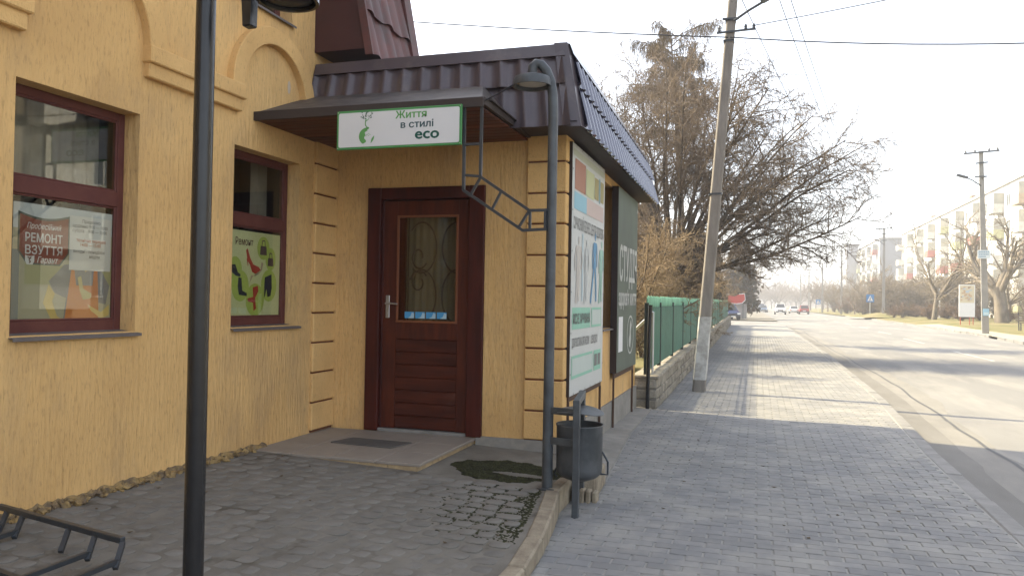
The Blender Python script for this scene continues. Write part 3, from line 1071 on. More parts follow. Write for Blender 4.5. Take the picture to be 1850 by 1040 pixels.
# pale net curtains behind the upper lights
for w, h, z0, z1 in ((wa, W1, 2.15, 2.69), (wb, W2, 2.15, 2.69)):
    mb = MB()
    n = 40
    a, b = (h[0] + 0.01, h[1] - 0.02) if w is wa else (h[1] - 0.26, h[1] - 0.03)
    vs = []
    for i in range(n + 1):
        y = lerp(a, b, i / n)
        vs += [(XW - 0.33 + 0.012 * math.sin(i * 1.3), y, z0), (XW - 0.33 + 0.012 * math.sin(i * 1.3 + 0.4), y, z1)]
    mb.add(vs, [(2 * i, 2 * i + 2, 2 * i + 3, 2 * i + 1) for i in range(n)])
    part("net_curtain", mb, M("net_curtain", (0.30, 0.27, 0.21) if w is wa else (0.26, 0.24, 0.19), 0.9, vscale=5, col2=(0.17, 0.15, 0.12)), w, smooth=60)

# annex walls
DH = (-3.575, -2.39, 0.245, 2.55)
mb = MB()
wall_with_holes(mb, [XW, DH[0], DH[1], XR], [-0.1, DH[2], DH[3], 3.25], [DH], lambda u, z, d: (u, YD + d, z), 0.2)
part("door_wall", mb, STUCCO, shop)
AWH = (8.55, 9.38, 1.2, 2.86)
mb = MB()
wall_with_holes(mb, [YD, AWH[0], AWH[1], YE], [-0.1, AWH[2], AWH[3], 3.25], [AWH], lambda u, z, d: (XR - d, u, z), 0.16)
mb.quad((XR, YE, -0.1), (-6, YE, -0.1), (-6, YE, 3.25), (XR, YE, 3.25))
part("street_wall", mb, STUCCO, shop)
mb = MB()
x = XR - 0.15
mb.box(x - 0.05, x, AWH[0], AWH[0] + 0.06, AWH[2], AWH[3])
mb.box(x - 0.05, x, AWH[1] - 0.06, AWH[1], AWH[2], AWH[3])
mb.box(x - 0.05, x - 0.001, AWH[0] + 0.06, AWH[1] - 0.06, AWH[3] - 0.06, AWH[3])
mb.box(x - 0.05, x - 0.001, AWH[0] + 0.06, AWH[1] - 0.06, AWH[2], AWH[2] + 0.06)
w = part("window", mb, WOODF, shop)
mb = MB()
mb.box(x - 0.03, x - 0.025, AWH[0] + 0.06, AWH[1] - 0.06, AWH[2] + 0.06, AWH[3] - 0.06)
part("pane", mb, M("dim_window_glass", (0.05, 0.05, 0.05), 0.1, 0.6), w)
mb = MB()
mb.prism([(x, AWH[0] - 0.02, 1.215), (XR + 0.04, AWH[0] - 0.02, 1.19), (XR + 0.04, AWH[0] - 0.02, 1.175), (x, AWH[0] - 0.02, 1.205)], (0, 0.87, 0))
part("sill", mb, ZINC, w)
mb = MB()
mb.box(XR - 0.05, XR + 0.025, 7.02, YE + 0.02, -0.1, 0.33)
part("plinth", mb, CONC_D, shop)
mb = MB()
mb.box(-2.44, XR + 0.03, YD - 0.03, YD + 0.05, -0.1, 0.262)
part("plinth", mb, CONC_D, shop)

# quoins: rendered blocks with brown grooves between
gz = [2.985, 2.742, 2.462, 2.188, 1.909, 1.632, 1.355, 1.078, 0.80, 0.523, 0.262]
for bx in ((-1.982, XR + 0.012, YD - 0.012, 7.0, 0.262, 2.985), (XW - 0.05, XW + 0.012, 6.37, 6.755, 0.25, 2.985)):
    mb = MB()
    mb.box(*bx)
    part("quoin_core", mb, GROOVE, shop)
for z1, z0 in zip(gz[:-1], gz[1:]):
    mb = MB()
    mb.box(-1.99, XR + 0.032, YD - 0.032, 7.01, z0 + 0.008, z1 - 0.008)
    part("quoin_block", mb, STUCCO_S, shop, bevel=0.008)
    mb = MB()
    mb.box(XW - 0.05, XW + 0.032, 6.36, 6.756, max(z0, 0.25) + 0.008, z1 - 0.008)
    part("quoin_block", mb, STUCCO_S, shop, bevel=0.008)

# -------------------------------------------------- door
mb = MB()
fy0, fy1 = 6.715, 6.88
mb.box(-3.575, -3.437, fy0, fy1, 0.25, 2.55)
mb.box(-2.541, -2.39, fy0, fy1, 0.25, 2.55)
mb.box(-3.437, -2.541, fy0 + 0.002, fy1, 2.436, 2.549)
mb.box(-3.437, -3.42, fy0 + 0.045, fy1, 0.25, 2.436)
dfr = part("door_frame", mb, DOORFR, shop, bevel=0.006)
dy = 6.775
mb = MB()
LX0, LX1, GX0, GX1, GZ0, GZ1 = -3.432, -2.546, -3.285, -2.66, 1.275, 2.29
mb.box(LX0, GX0, dy, dy + 0.045, 0.275, 2.43)
mb.box(GX1, LX1, dy, dy + 0.045, 0.275, 2.43)
mb.box(GX0, GX1, dy + 0.001, dy + 0.045, GZ1, 2.43)
mb.box(GX0, GX1, dy + 0.001, dy + 0.045, 1.12, GZ0)
mb.box(GX0, GX1, dy + 0.02, dy + 0.045, 0.275, 1.12)
door = part("door", mb, DOORW, shop, bevel=0.003)
nP = 7
for k in range(nP):
    z0, z1 = 0.277 + k * (1.12 - 0.277) / nP, 0.277 + (k + 1) * (1.12 - 0.277) / nP
    mb = MB()
    mb.box(GX0 - 0.0, GX1 + 0.0, dy + 0.004, dy + 0.022, z0 + 0.0035, z1 - 0.0035)
    part("plank", mb, DOORP, door, bevel=0.005)
mb = MB()
b_ = 0.022
for a in ((GX0, GX1, GZ1 - b_, GZ1), (GX0, GX1, GZ0, GZ0 + b_)):
    mb.box(a[0], a[1], dy - 0.007, dy + 0.012, a[2], a[3])
for a in ((GX0, GX0 + b_), (GX1 - b_, GX1)):
    mb.box(a[0], a[1], dy - 0.0065, dy + 0.0115, GZ0 + b_, GZ1 - b_)
part("glazing_bead", mb, BEAD, door, bevel=0.003)
mb = MB()
mb.box(GX0 + 0.005, GX1 - 0.005, dy + 0.014, dy + 0.019, GZ0 + 0.005, GZ1 - 0.005)
part("glass", mb, GLASSD, door)
mb = MB()
n = 60
vs = []
for i in range(n + 1):
    x = lerp(GX0, GX1, i / n)
    vs += [(x, dy + 0.16 + 0.007 * math.sin(i * 0.9) + 0.010 * math.sin(i * 0.31), GZ0 - 0.05), (x, dy + 0.16 + 0.006 * math.sin(i * 0.9 + 0.5), GZ1 + 0.05)]
mb.add(vs, [(2 * i, 2 * i + 2, 2 * i + 3, 2 * i + 1) for i in range(n)])
part("curtain", mb, M("beige_curtain", (0.22, 0.185, 0.125), 0.9, vscale=3, col2=(0.16, 0.135, 0.09)), door, smooth=60)
mb = MB()   # wrought scrolls behind the glass
def scroll(cx, cz, rx, rz, a0, a1, curl=0):
    pts = []
    for k in range(25):
        a = a0 + (a1 - a0) * k / 24
        q = 1 - curl * k / 24
        pts.append((cx + rx * q * math.cos(a), dy + 0.075, cz + rz * q * math.sin(a)))
    mb.tube(pts, 0.0085, 5)
GM = -2.95
scroll(-3.06, 1.99, 0.15, 0.24, -2.2, 2.4)
scroll(-2.70, 1.99, 0.15, 0.24, 1.2, 5.0)
scroll(-3.06, 1.53, 0.15, 0.25, -1.6, 2.5)
scroll(-2.70, 1.53, 0.15, 0.25, 1.2, 4.9)
scroll(-3.09, 1.66, 0.09, 0.12, 0.5, 7.0, 0.6)
scroll(-3.09, 1.90, 0.09, 0.12, -0.5, -6.5, 0.6)
mb.tube([(-3.2, dy + 0.075, GZ0), (-3.2, dy + 0.075, GZ1)], 0.008, 5)
part("grille", mb, M("grille_iron", (0.09, 0.055, 0.035), 0.6), door)
mb = MB()   # brown inner post seen through the glass
mb.box(-3.285, -3.215, dy + 0.03, dy + 0.07, GZ0, GZ1)
part("inner_stile", mb, DOORW, door)
mb = MB()
mb.box(LX0 - 0.05, LX1 + 0.05, 7.3, 7.35, 0.2, 2.6)
part("hall_back", mb, DARKROOM, door)
mb = MB()
mb.box(-3.392, -3.352, dy - 0.008, dy - 0.001, 1.315, 1.53)
hd = part("handle_plate", mb, STEEL, door, bevel=0.004)
mb = MB()
mb.tube([(-3.372, dy - 0.006, 1.452), (-3.372, dy - 0.045, 1.452)], 0.009, 8)
mb.tube([(-3.376, dy - 0.048, 1.452), (-3.32, dy - 0.05, 1.454), (-3.25, dy - 0.05, 1.449)], [0.010, 0.009, 0.008], 8)
mb.tube([(-3.372, dy - 0.008, 1.365), (-3.372, dy - 0.014, 1.365)], 0.008, 8)
part("handle", mb, STEEL, door, smooth=40)
for z in (0.50, 0.98, 1.57, 2.1):
    mb = MB()
    mb.tube([(-2.543, dy - 0.01, z - 0.07), (-2.543, dy - 0.01, z + 0.07)], 0.009, 8)
    part("hinge", mb, STEEL, door, smooth=40)
for k in range(4):
    mb = MB()
    x0 = -3.20 + k * 0.110
    mb.box(x0, x0 + 0.097, dy + 0.0125, dy + 0.0137, 1.317, 1.378)
    mb.cur = 1
    mb.prism([(x0 + 0.03, dy + 0.0120, 1.3172), (x0 + 0.0968, dy + 0.0120, 1.3172), (x0 + 0.0968, dy + 0.0120, 1.362), (x0 + 0.075, dy + 0.0120, 1.372), (x0 + 0.06, dy + 0.0120, 1.335)], (0, 0.0004, 0))
    part("sticker", mb, [flat("sticker_blue", (0.08, 0.33, 0.60)), flat("sticker_pale", (0.42, 0.58, 0.66))], door)
mb = MB()
mb.box(-3.437, -2.541, 6.735, 6.80, 0.246, 0.272)
part("threshold", mb, CONC, shop)

# -------------------------------------------------- annex roof: brown metal-tile skirts
EZ, TZ = 2.945, 3.66
mb = MB()
mb.quad((XW - 0.0, 6.22, 2.975), (-1.43, 6.22, 2.975), (-1.43, 6.76, 2.975), (XW, 6.76, 2.975))
mb.quad((-1.43, 6.22, 2.976), (-1.43, YE + 0.1, 2.93), (-2.2, YE + 0.1, 2.93), (-2.2, 6.22, 2.976))
mb.quad((-1.57, 6.38, 3.60), (-1.57, YE, 3.5), (-6, YE, 3.5), (-6, 6.38, 3.6))
mb.quad((-1.42, YE + 0.05, 2.93), (-1.56, YE + 0.05, 3.56), (-6, YE + 0.05, 3.56), (-6, YE + 0.05, 2.93))
roof = part("annex_roof", mb, SOFFIT, shop)

def tile_row(P, n_w, t0, t1, step, mat, lip=0.03, wave=0.026, seg=10):
    """one row of stepped metal tile: P(s, t, out) with s in waves along, t up the slope, out = away from the slope"""
    mb = MB()
    cols_ = n_w * seg
    rows = [(t0, step), (t0 + (t1 - t0) * 0.12, step * 0.95), (t0 + (t1 - t0) * 0.6, step * 0.5), (t1, 0.0)]
    vs, fs = [], []
    prof = lambda s: wave * ((0.5 + 0.5 * math.cos(2 * math.pi * s)) ** 2.5 - 0.22 * (0.5 - 0.5 * math.cos(2 * math.pi * s)))
    for i in range(cols_ + 1):
        s = i / seg
        h = prof(s)
        vs.append(P(s, t0 + 0.03, step + h - lip))
        for t, o in rows:
            vs.append(P(s, t, o + h))
    k = len(rows) + 1
    for i in range(cols_):
        for j in range(k - 1):
            fs.append((i * k + j, (i + 1) * k + j, (i + 1) * k + j + 1, i * k + j + 1))
    mb.add(vs, fs)
    return part("roof_sheet", mb, mat, roof, smooth=50)

NWF = 13
def PF(s, t, o):
    x0, x1 = -3.94, lerp(-1.47, -1.60, t)
    x = lerp(x0, x1, s / NWF)
    return (x, lerp(6.25, 6.36, t) - o * 0.988, lerp(EZ, TZ, t) - o * 0.15)
tile_row(PF, NWF, 0.0, 0.52, 0.045, SHEET)
tile_row(PF, NWF, 0.51, 0.90, 0.045, SHEET)
NWR = 26
def PR(s, t, o):
    y = lerp(6.32 + 0.1 * t, YE + 0.08, s / NWR)
    k = (y - 6.25) / 4.85
    return (lerp(-1.41, -1.55, t) + o * 0.98, y, lerp(lerp(EZ, EZ - 0.05, k), lerp(TZ, TZ - 0.11, k), t) + o * 0.18)
tile_row(PR, NWR, 0.0, 0.52, 0.03, SHEETR)
tile_row(PR, NWR, 0.51, 0.92, 0.03, SHEETR)
mb = MB()   # flashing along the top and at the corner
a, b = PF(0, 0.85, 0.04), PF(NWF, 0.85, 0.04)
c, d = PF(0, 1.0, 0.02), PF(NWF, 1.0, 0.02)
mb.quad(a, (-1.555, b[1], b[2]), (-1.60, d[1], d[2]), c)
mb.quad(c, (-1.60, d[1], d[2]), (-1.63, 6.55, TZ - 0.01), (c[0], 6.55, TZ - 0.01))
mb.quad(a, (-1.555, b[1], b[2]), (-1.555, b[1] + 0.02, b[2] - 0.003), (a[0], a[1] + 0.02, a[2] - 0.003))
part("ridge_cap", mb, SHEET, roof)
mb = MB()
c0, c1 = Vector((-1.395, 6.235, EZ - 0.012)), Vector((-1.545, 6.335, TZ + 0.004))
l0, l1 = Vector((-1.535, 6.215, EZ - 0.012)), Vector((-1.655, 6.325, TZ + 0.004))
q0, q1 = Vector((-1.375, 6.375, EZ - 0.012)), Vector((-1.535, 6.455, TZ + 0.004))
mb.quad(l0, c0, c1, l1)
mb.quad(c0, q0, q1, c1)
mb.quad(c1, l1, Vector((-1.7, 6.45, TZ)), q1)
part("corner_cap", mb, SHEET, roof)
mb = MB()
a, b = PR(0, 0.88, 0.034), PR(NWR, 0.88, 0.034)
c, d = PR(0, 1.0, 0.022), PR(NWR, 1.0, 0.022)
mb.quad((a[0], 6.38, a[2]), b, d, (c[0], 6.36, c[2]))
mb.quad((c[0], 6.36, c[2]), d, (d[0] - 0.15, d[1], d[2]), (c[0] - 0.15, 6.4, c[2]))
part("ridge_cap", mb, SHEETR, roof)

# -------------------------------------------------- red-brown mansard end above the annex
mb = MB()
mb.prism([(XW + 0.001, 6.33, 3.765), (-3.40, 6.33, 3.765), (-3.62, 6.33, 5.2), (XW + 0.001, 6.33, 5.2)], (0, 0.5, 0))
part("mansard_cheek", mb, MANS, shop)
mb = MB()
n_, m_ = 40, 3
vs, fs = [], []
for j, (t, o) in enumerate([(0, 0.03), (0.30, 0.0), (0.301, 0.03), (0.62, 0.0), (0.621, 0.03), (1.0, 0.0)]):
    for i in range(n_ + 1):
        y = lerp(6.32, 7.32, i / n_)
        z = lerp(3.70, 5.1, t) + 0.0
        x = lerp(-3.385, -3.66, t)
        h = 0.018 * abs(math.sin(math.pi * i / 8)) + o
        vs.append((x + h, y, z + 0.02 * math.sin(math.pi * i / 8)))
for j in range(5):
    for i in range(n_):
        a = j * (n_ + 1) + i
        fs.append((a, a + 1, a + n_ + 2, a + n_ + 1))
mb.add(vs, fs)
part("mansard_tiles", mb, MANST, shop, smooth=40)
mb = MB()
mb.prism([(-3.40, 7.28, 3.66), (-3.33, 7.28, 3.66), (-3.605, 7.28, 5.1), (-3.675, 7.28, 5.1)], (0, 0.17, 0))
part("barge_strip", mb, MANST, shop)
mb = MB()
mb.prism([(-3.41, 6.305, 3.70), (-3.335, 6.305, 3.70), (-3.61, 6.305, 5.1), (-3.68, 6.305, 5.1)], (0, 0.03, 0))
part("barge_strip", mb, MANST, shop)

# -------------------------------------------------- canopy over the door
CX, CY = -1.975, 5.45
mb = MB()
mb.add([(XW, CY, 2.962), (CX, CY, 2.962), (CX, CY, 3.0), (XW, CY, 3.0), (XW, 6.27, 3.335), (-2.26, 6.27, 3.325), (CX, 6.74, 3.005), (CX, 6.74, 2.962)],
       [(0, 1, 2, 3), (3, 2, 5, 4), (2, 6, 5), (1, 7, 6, 2)])
can = part("canopy", mb, M("canopy_sheet", (0.085, 0.072, 0.066), 0.55, 0.35, col2=(0.05, 0.043, 0.04), vscale=4, var=1.2, col3=(0.18, 0.15, 0.12), c3scale=7, c3lo=0.5, c3hi=0.75, c3amt=0.6, bump=0.1, bscale=9), shop)
mb = MB()
mb.box(XW, CX + 0.012, CY - 0.012, CY + 0.02, 2.935, 3.006)
mb.bar((CX, CY + 0.02, 2.985), (CX, 6.71, 2.985), 0.03, 0.055)
mb.bar((CX + 0.03, CY + 0.1, 3.015), (CX + 0.02, 6.5, 3.0), 0.02, 0.012)
part("canopy_frame", mb, SOFFIT, can)
nb = 11
for k in range(nb):
    y0 = CY + 0.02 + k * (6.74 - CY - 0.02) / nb
    y1 = y0 + (6.74 - CY - 0.02) / nb
    mb = MB()
    mb.box(XW, CX - 0.02, y0 + 0.0025, y1 - 0.0025, 2.940, 2.955)
    part("soffit_board", mb, SOFFITW, can, bevel=0.003)
mb = MB()
for x0, x1, yy in ((-3.6, XW, 6.69),):
    mb.prism([(XW, 6.33, 2.94), (-3.83, 6.745, 2.94), (-3.8, 6.745, 2.80), (XW, 6.5, 2.84)], (0, 0, -0.012))

# -------------------------------------------------- shop sign with green rim
SX0, SX1, SY, SZ0, SZ1 = -3.165, -2.118, 5.415, 2.652, 2.955
W_, H_ = SX1 - SX0, SZ1 - SZ0
sign = thing("shop_sign", "white shop sign with green rim and globe tree emblem under the canopy edge", "sign", ((SX0 + SX1) / 2, SY, SZ0))
mb = MB()
mb.box(SX0, SX1, SY, SY + 0.018, SZ0, SZ1)
part("rim", mb, SGREEN, sign, bevel=0.003)
F = Face((SX0, SY, SZ0), (1, 0, 0), (0, 0, 1))
mb = MB()
m_, r_ = 0.018, 0.014
pts = []
for cx_, cy_, a0 in ((W_ - m_ - r_, H_ - m_ - r_, 0), (m_ + r_, H_ - m_ - r_, 90), (m_ + r_, m_ + r_, 180), (W_ - m_ - r_, m_ + r_, 270)):
    for k in range(6):
        a = math.radians(a0 + 18 * k)
        pts.append((cx_ + r_ * math.cos(a), cy_ + r_ * math.sin(a)))
mb.prism([F.p(x, y, 0.0002) for x, y in pts], F.n * 0.0022)
part("panel", mb, WHITE, sign)
def word(face, txt, x, y, size, mat, parent, **k):
    mb = MB()
    face.text(mb, txt, x, y, size, **k)
    return part("lettering", mb, mat, parent)
kx = W_ / 1665.0        # photo-measured layout of the panel
word(F, "Життя", 0.505, 0.222, 0.078, LGREEN, sign, d=0.003, bold=0.0022, width=0.255)
word(F, "в стилі", 0.545, 0.147, 0.074, TEAL, sign, d=0.003, bold=0.0020, width=0.268)
word(F, "eco", 0.668, 0.060, 0.116, DGREEN, sign, d=0.003, bold=0.0040, width=0.192)
mb = MB()   # emblem: crescent globe, stem and leaf dots
cx_, cy_ = 0.262, 0.098
out, inn = [], []
for k in range(15):
    a = math.radians(92 + 150 * k / 14)
    out.append((cx_ + 0.066 * math.cos(a), cy_ + 0.066 * math.sin(a)))
    inn.append((cx_ + 0.014 + 0.030 * math.cos(a) + 0.006 * math.sin(7 * a), cy_ - 0.002 + 0.05 * math.sin(a)))
for i in range(14):
    F.poly(mb, [out[i], out[i + 1], inn[i + 1], inn[i]], 0.003)
for k in range(7):
    a0, a1 = math.radians(-58 + 62 * k / 7), math.radians(-58 + 62 * (k + 1) / 7)
    w0, w1 = 0.018 * math.sin(math.pi * k / 7), 0.018 * math.sin(math.pi * (k + 1) / 7)
    F.poly(mb, [(cx_ + 0.066 * math.cos(a0), cy_ + 0.066 * math.sin(a0)), (cx_ + 0.066 * math.cos(a1), cy_ + 0.066 * math.sin(a1)),
                (cx_ + (0.066 - w1) * math.cos(a1), cy_ + (0.066 - w1) * math.sin(a1)), (cx_ + (0.0655 - w0) * math.cos(a0), cy_ + (0.0655 - w0) * math.sin(a0))], 0.003)
F.disc(mb, cx_ + 0.008, cy_ + 0.062, 0.013, 0.010, 0.003)
F.stroke(mb, [(cx_ + 0.003, cy_ + 0.066), (cx_ - 0.012, cy_ + 0.088), (cx_ - 0.011, cy_ + 0.118), (cx_ - 0.004, cy_ + 0.136)], 0.008, 0.003)
F.stroke(mb, [(cx_ - 0.011, cy_ + 0.112), (cx_ + 0.020, cy_ + 0.136)], 0.005, 0.0031)
for dx, dy_ in ((0.01, 0.022), (0.02, 0.028), (-0.005, 0.01), (0.03, 0.018), (0.0, 0.02), (0.015, 0.012)):
    F.disc(mb, cx_ + dx, cy_ + dy_ - 0.008, 0.005, 0.0025, 0.003, 7)
part("emblem", mb, LGREEN, sign)
mb = MB()
re_ = random.Random(3)
for k in range(34):
    a, q = re_.uniform(0, 6.28), math.sqrt(re_.random())
    x, y = cx_ - 0.002 + 0.056 * q * math.cos(a), cy_ + 0.166 + 0.032 * q * math.sin(a)
    F.disc(mb, x, y, re_.uniform(0.0045, 0.0075), re_.uniform(0.003, 0.005), 0.003 + 0.00005 * k, 7)
part("emblem_leaves", mb, flat("emblem_grey", (0.10, 0.16, 0.12)), sign)
for x, z in ((0.012, 0.012), (W_ - 0.012, 0.012), (0.012, H_ - 0.012), (W_ - 0.012, H_ - 0.012)):
    mb = MB()
    mb.lathe([(0.004, 0), (0.004, 0.003), (0, 0.003)], (0, 0, 0), 8)
    mb.v = [tuple(F.p(x + a, z + b, c)) for a, b, c in mb.v]
    part("screw", mb, STEEL, sign)

# -------------------------------------------------- ladder-shaped bracket from canopy to lamp post
br = thing("canopy_bracket", "cranked dark ladder bracket between the canopy edge and the lamp post", "bracket", (-1.6, 5.46, 2.15))
BY = 5.466
bars = [((-1.978, 2.94), (-1.980, 2.415)), ((-1.980, 2.415), (-1.597, 2.157)), ((-1.597, 2.157), (-1.462, 2.157)),
        ((-2.115, 2.94), (-2.113, 2.318)), ((-2.113, 2.318), (-1.645, 2.012)), ((-1.645, 2.012), (-1.462, 2.020))]
for k, ((xa, za), (xb, zb)) in enumerate(bars):
    mb = MB()
    mb.bar((xa, BY, za), (xb, BY, zb), 0.021, 0.021, up=(0, 1, 0))
    part("rail", mb, IRON, br)
for (xa, za), (xb, zb) in [((-2.113, 2.66), (-1.98, 2.663)), ((-2.113, 2.432), (-1.98, 2.418)), ((-1.98, 2.41), (-2.055, 2.283)), ((-1.815, 2.303), (-1.885, 2.172)),
                           ((-1.600, 2.152), (-1.677, 2.036)), ((-1.592, 2.15), (-1.592, 2.018)), ((-1.477, 2.153), (-1.477, 2.022))]:
    mb = MB()
    mb.bar((xa, BY + 0.0015, za), (xb, BY + 0.0015, zb), 0.018, 0.018, up=(0, 1, 0))
    part("rung", mb, IRON, br)

# -------------------------------------------------- lamp posts
def lamp_head(mb_h, mb_d, c, r=0.142):
    x, y, z = c
    mb_h.lathe([(0.0, 0.098), (0.03, 0.096), (0.05, 0.085), (0.085, 0.080), (r * 0.9, 0.066), (r, 0.038), (r, 0.0), (r - 0.012, 0.0), (r - 0.016, 0.02), (r - 0.02, 0.035), (0, 0.035)], c, 32)
    mb_d.lathe([(0.0, 0.012), (r * 0.45, 0.014), (r * 0.8, 0.024), (r * 0.84, 0.034)], c, 28)

lp = thing("lamp_post", "short gooseneck lamp post at the terrace edge beside the litter bin", "lamp post", (-1.44, 5.5, 0.15))
mb = MB()
arc = [(-1.44, 5.5, 0.14), (-1.44, 5.5, 1.5), (-1.438, 5.5, 2.86), (-1.443, 5.499, 3.0), (-1.46, 5.495, 3.10), (-1.49, 5.487, 3.175), (-1.53, 5.477, 3.222), (-1.562, 5.466, 3.228), (-1.585, 5.458, 3.205), (-1.59, 5.456, 3.15)]
mb.tube(arc, [0.039, 0.037, 0.036, 0.036, 0.036, 0.036, 0.036, 0.036, 0.036, 0.036], 16)
part("post", mb, IRONG, lp, smooth=50)
mh, md = MB(), MB()
lamp_head(mh, md, (-1.588, 5.455, 3.058))
part("lamp_shade", mh, IRONG, lp, smooth=45)
part("diffuser", md, DIFF, lp, smooth=60)
mb = MB()
mb.lathe([(0.075, 0), (0.075, 0.008), (0.04, 0.010)], (-1.44, 5.5, 0.148), 16)
part("base_plate", mb, IRONG, lp)
mb = MB()
cw = [(-1.955, 5.47, 2.985), (-1.90, 5.45, 3.0), (-1.80, 5.43, 3.035), (-1.715, 5.42, 3.078), (-1.71, 5.42, 3.09)]
mb.tube(cw, 0.005, 6)
part("cable", mb, WIRE, lp)

# foreground lamp post, cut by the frame
fp = thing("lamp_post", "black lamp post in the foreground, its head cut off by the top of the photo", "lamp post", (-2.0, 2.45, 0.2))
mb = MB()
mb.tube([(-2.0, 2.45, zt(-2.0, 2.45) - 0.02), (-2.0, 2.45, 2.55), (-1.998, 2.45, 2.72), (-1.98, 2.45, 2.80), (-1.93, 2.45, 2.87), (-1.86, 2.45, 2.90), (-1.79, 2.45, 2.89), (-1.73, 2.45, 2.83), (-1.715, 2.45, 2.72), (-1.715, 2.45, 2.66)],
        [0.0375, 0.0355, 0.035, 0.035, 0.035, 0.035, 0.035, 0.035, 0.035, 0.035], 20)
part("post", mb, IRONB, fp, smooth=50)
mh, md = MB(), MB()
lamp_head(mh, md, (-1.645, 2.45, 2.572), 0.112)
part("lamp_shade", mh, IRONB, fp, smooth=45)
md.v = [(a, b, c - 0.012) for a, b, c in md.v]
part("diffuser", md, M("dark_diffuser", (0.03, 0.03, 0.032), 0.4), fp, smooth=60)
mb = MB()
mb.prism([(-1.852, 2.43, 2.90), (-1.775, 2.43, 2.90), (-1.785, 2.43, 2.492), (-1.825, 2.43, 2.492)], (0, 0.04, 0))
part("hanger", mb, IRONB, fp, bevel=0.004)

# -------------------------------------------------- banners on the street wall
def frame_panel(root, x, y0, y1, z0, z1, mat, depth=0.055):
    mb = MB()
    mb.box(XR + 0.002, x - 0.0015, y0, y1, z0, z1)
    part("frame", mb, M("banner_frame", (0.05, 0.035, 0.03), 0.7), root)
    n = 10
    mb = MB()   # slightly slack sheet
    vs, fs = [], []
    for i in range(n + 1):
        for j in range(n + 1):
            u, v = i / n, j / n
            vs.append((x + 0.0012 * math.sin(5 * u + 3 * v) * math.sin(3.1 * u) * math.sin(3.1 * v), lerp(y0 + 0.006, y1 - 0.006, u), lerp(z0 + 0.004, z1 - 0.004, v)))
    for i in range(n):
        for j in range(n):
            a = i * (n + 1) + j
            fs.append((a, a + n + 1, a + n + 2, a + 1))
    mb.add(vs, fs)
    part("sheet", mb, mat, root, smooth=60)

BX = -1.60
b1 = thing("banner", "tall white banner with red and blue blocks and walking figures on the annex wall", "banner", (BX, 7.6, 0.65))
frame_panel(b1, BX, 6.83, 8.38, 0.645, 2.935, M("banner_white", (0.52, 0.53, 0.51), 0.5, col2=(0.46, 0.48, 0.46), vscale=1.5))
BW, BH = 1.55, 2.29
F = Face((BX + 0.0016, 6.83, 0.645), (0, 1, 0), (0, 0, 1))
blk = []
for c, rects in enumerate([[(0.10, 1.88, 0.56, 2.16)], [(0.08, 1.70, 0.62, 1.86)], [(0.62, 1.70, 1.48, 1.86)], [(0.58, 1.88, 0.98, 2.14)], [(1.0, 1.90, 1.20, 2.12), (1.30, 1.90, 1.48, 2.12)], [(1.22, 1.88, 1.28, 2.14)], [(0.04, 2.18, 1.51, 2.24)],
                           [(0.06, 0.60, 0.86, 0.80), (0.92, 0.60, 1.43, 0.80), (0.06, 0.15, 1.0, 0.36), (1.06, 0.15, 1.43, 0.36)]]):
    blk += [(c, r4, 0.001) for r4 in rects]
blk += [(8, r4, 0.002) for r4 in ((0.95, 0.625, 1.40, 0.775), (0.09, 0.18, 0.97, 0.335))]
bcols = [flat("block_red", (0.36, 0.17, 0.11)), flat("block_blue", (0.26, 0.47, 0.55)), flat("block_rose", (0.52, 0.42, 0.38)), flat("block_lime", (0.46, 0.47, 0.26)),
                           flat("block_ochre", (0.33, 0.28, 0.12)), flat("block_grey_blue", (0.2, 0.33, 0.36)), flat("block_pale_green", (0.44, 0.46, 0.36)), flat("block_mint", (0.26, 0.50, 0.38)), flat("block_pale_mint", (0.47, 0.53, 0.49))]
for c, r4, d_ in blk:
    mb = MB()
    F.rect(mb, *r4, d=d_)
    part("colour_block", mb, bcols[c], b1)
GREYP = flat("print_grey", (0.17, 0.17, 0.165))
MINTP = flat("print_mint", (0.30, 0.47, 0.40))
word(F, "СУЧАСНИЙ БІЗНЕС ЦЕНТР ЗДОРОВ'Я", 0.07, 1.52, 0.15, GREYP, b1, d=0.002, width=1.41, bold=0.001)
word(F, "ЯКІСНЕ ХАРЧУВАННЯ", 0.09, 0.65, 0.13, GREYP, b1, d=0.003, width=0.74, bold=0.002)
word(F, "ДІАГНОСТИКА ОРГАНІЗМУ", 0.07, 0.44, 0.11, GREYP, b1, d=0.002, width=0.76, bold=0.001)
word(F, "ШВИДКО", 0.90, 0.44, 0.11, GREYP, b1, d=0.002, width=0.33, bold=0.001)
for x in (1.09, 1.26):
    mb = MB()
    F.rect(mb, x, 0.20, x + 0.14, 0.32, 0.002)
    part("print_block", mb, GREYP, b1)
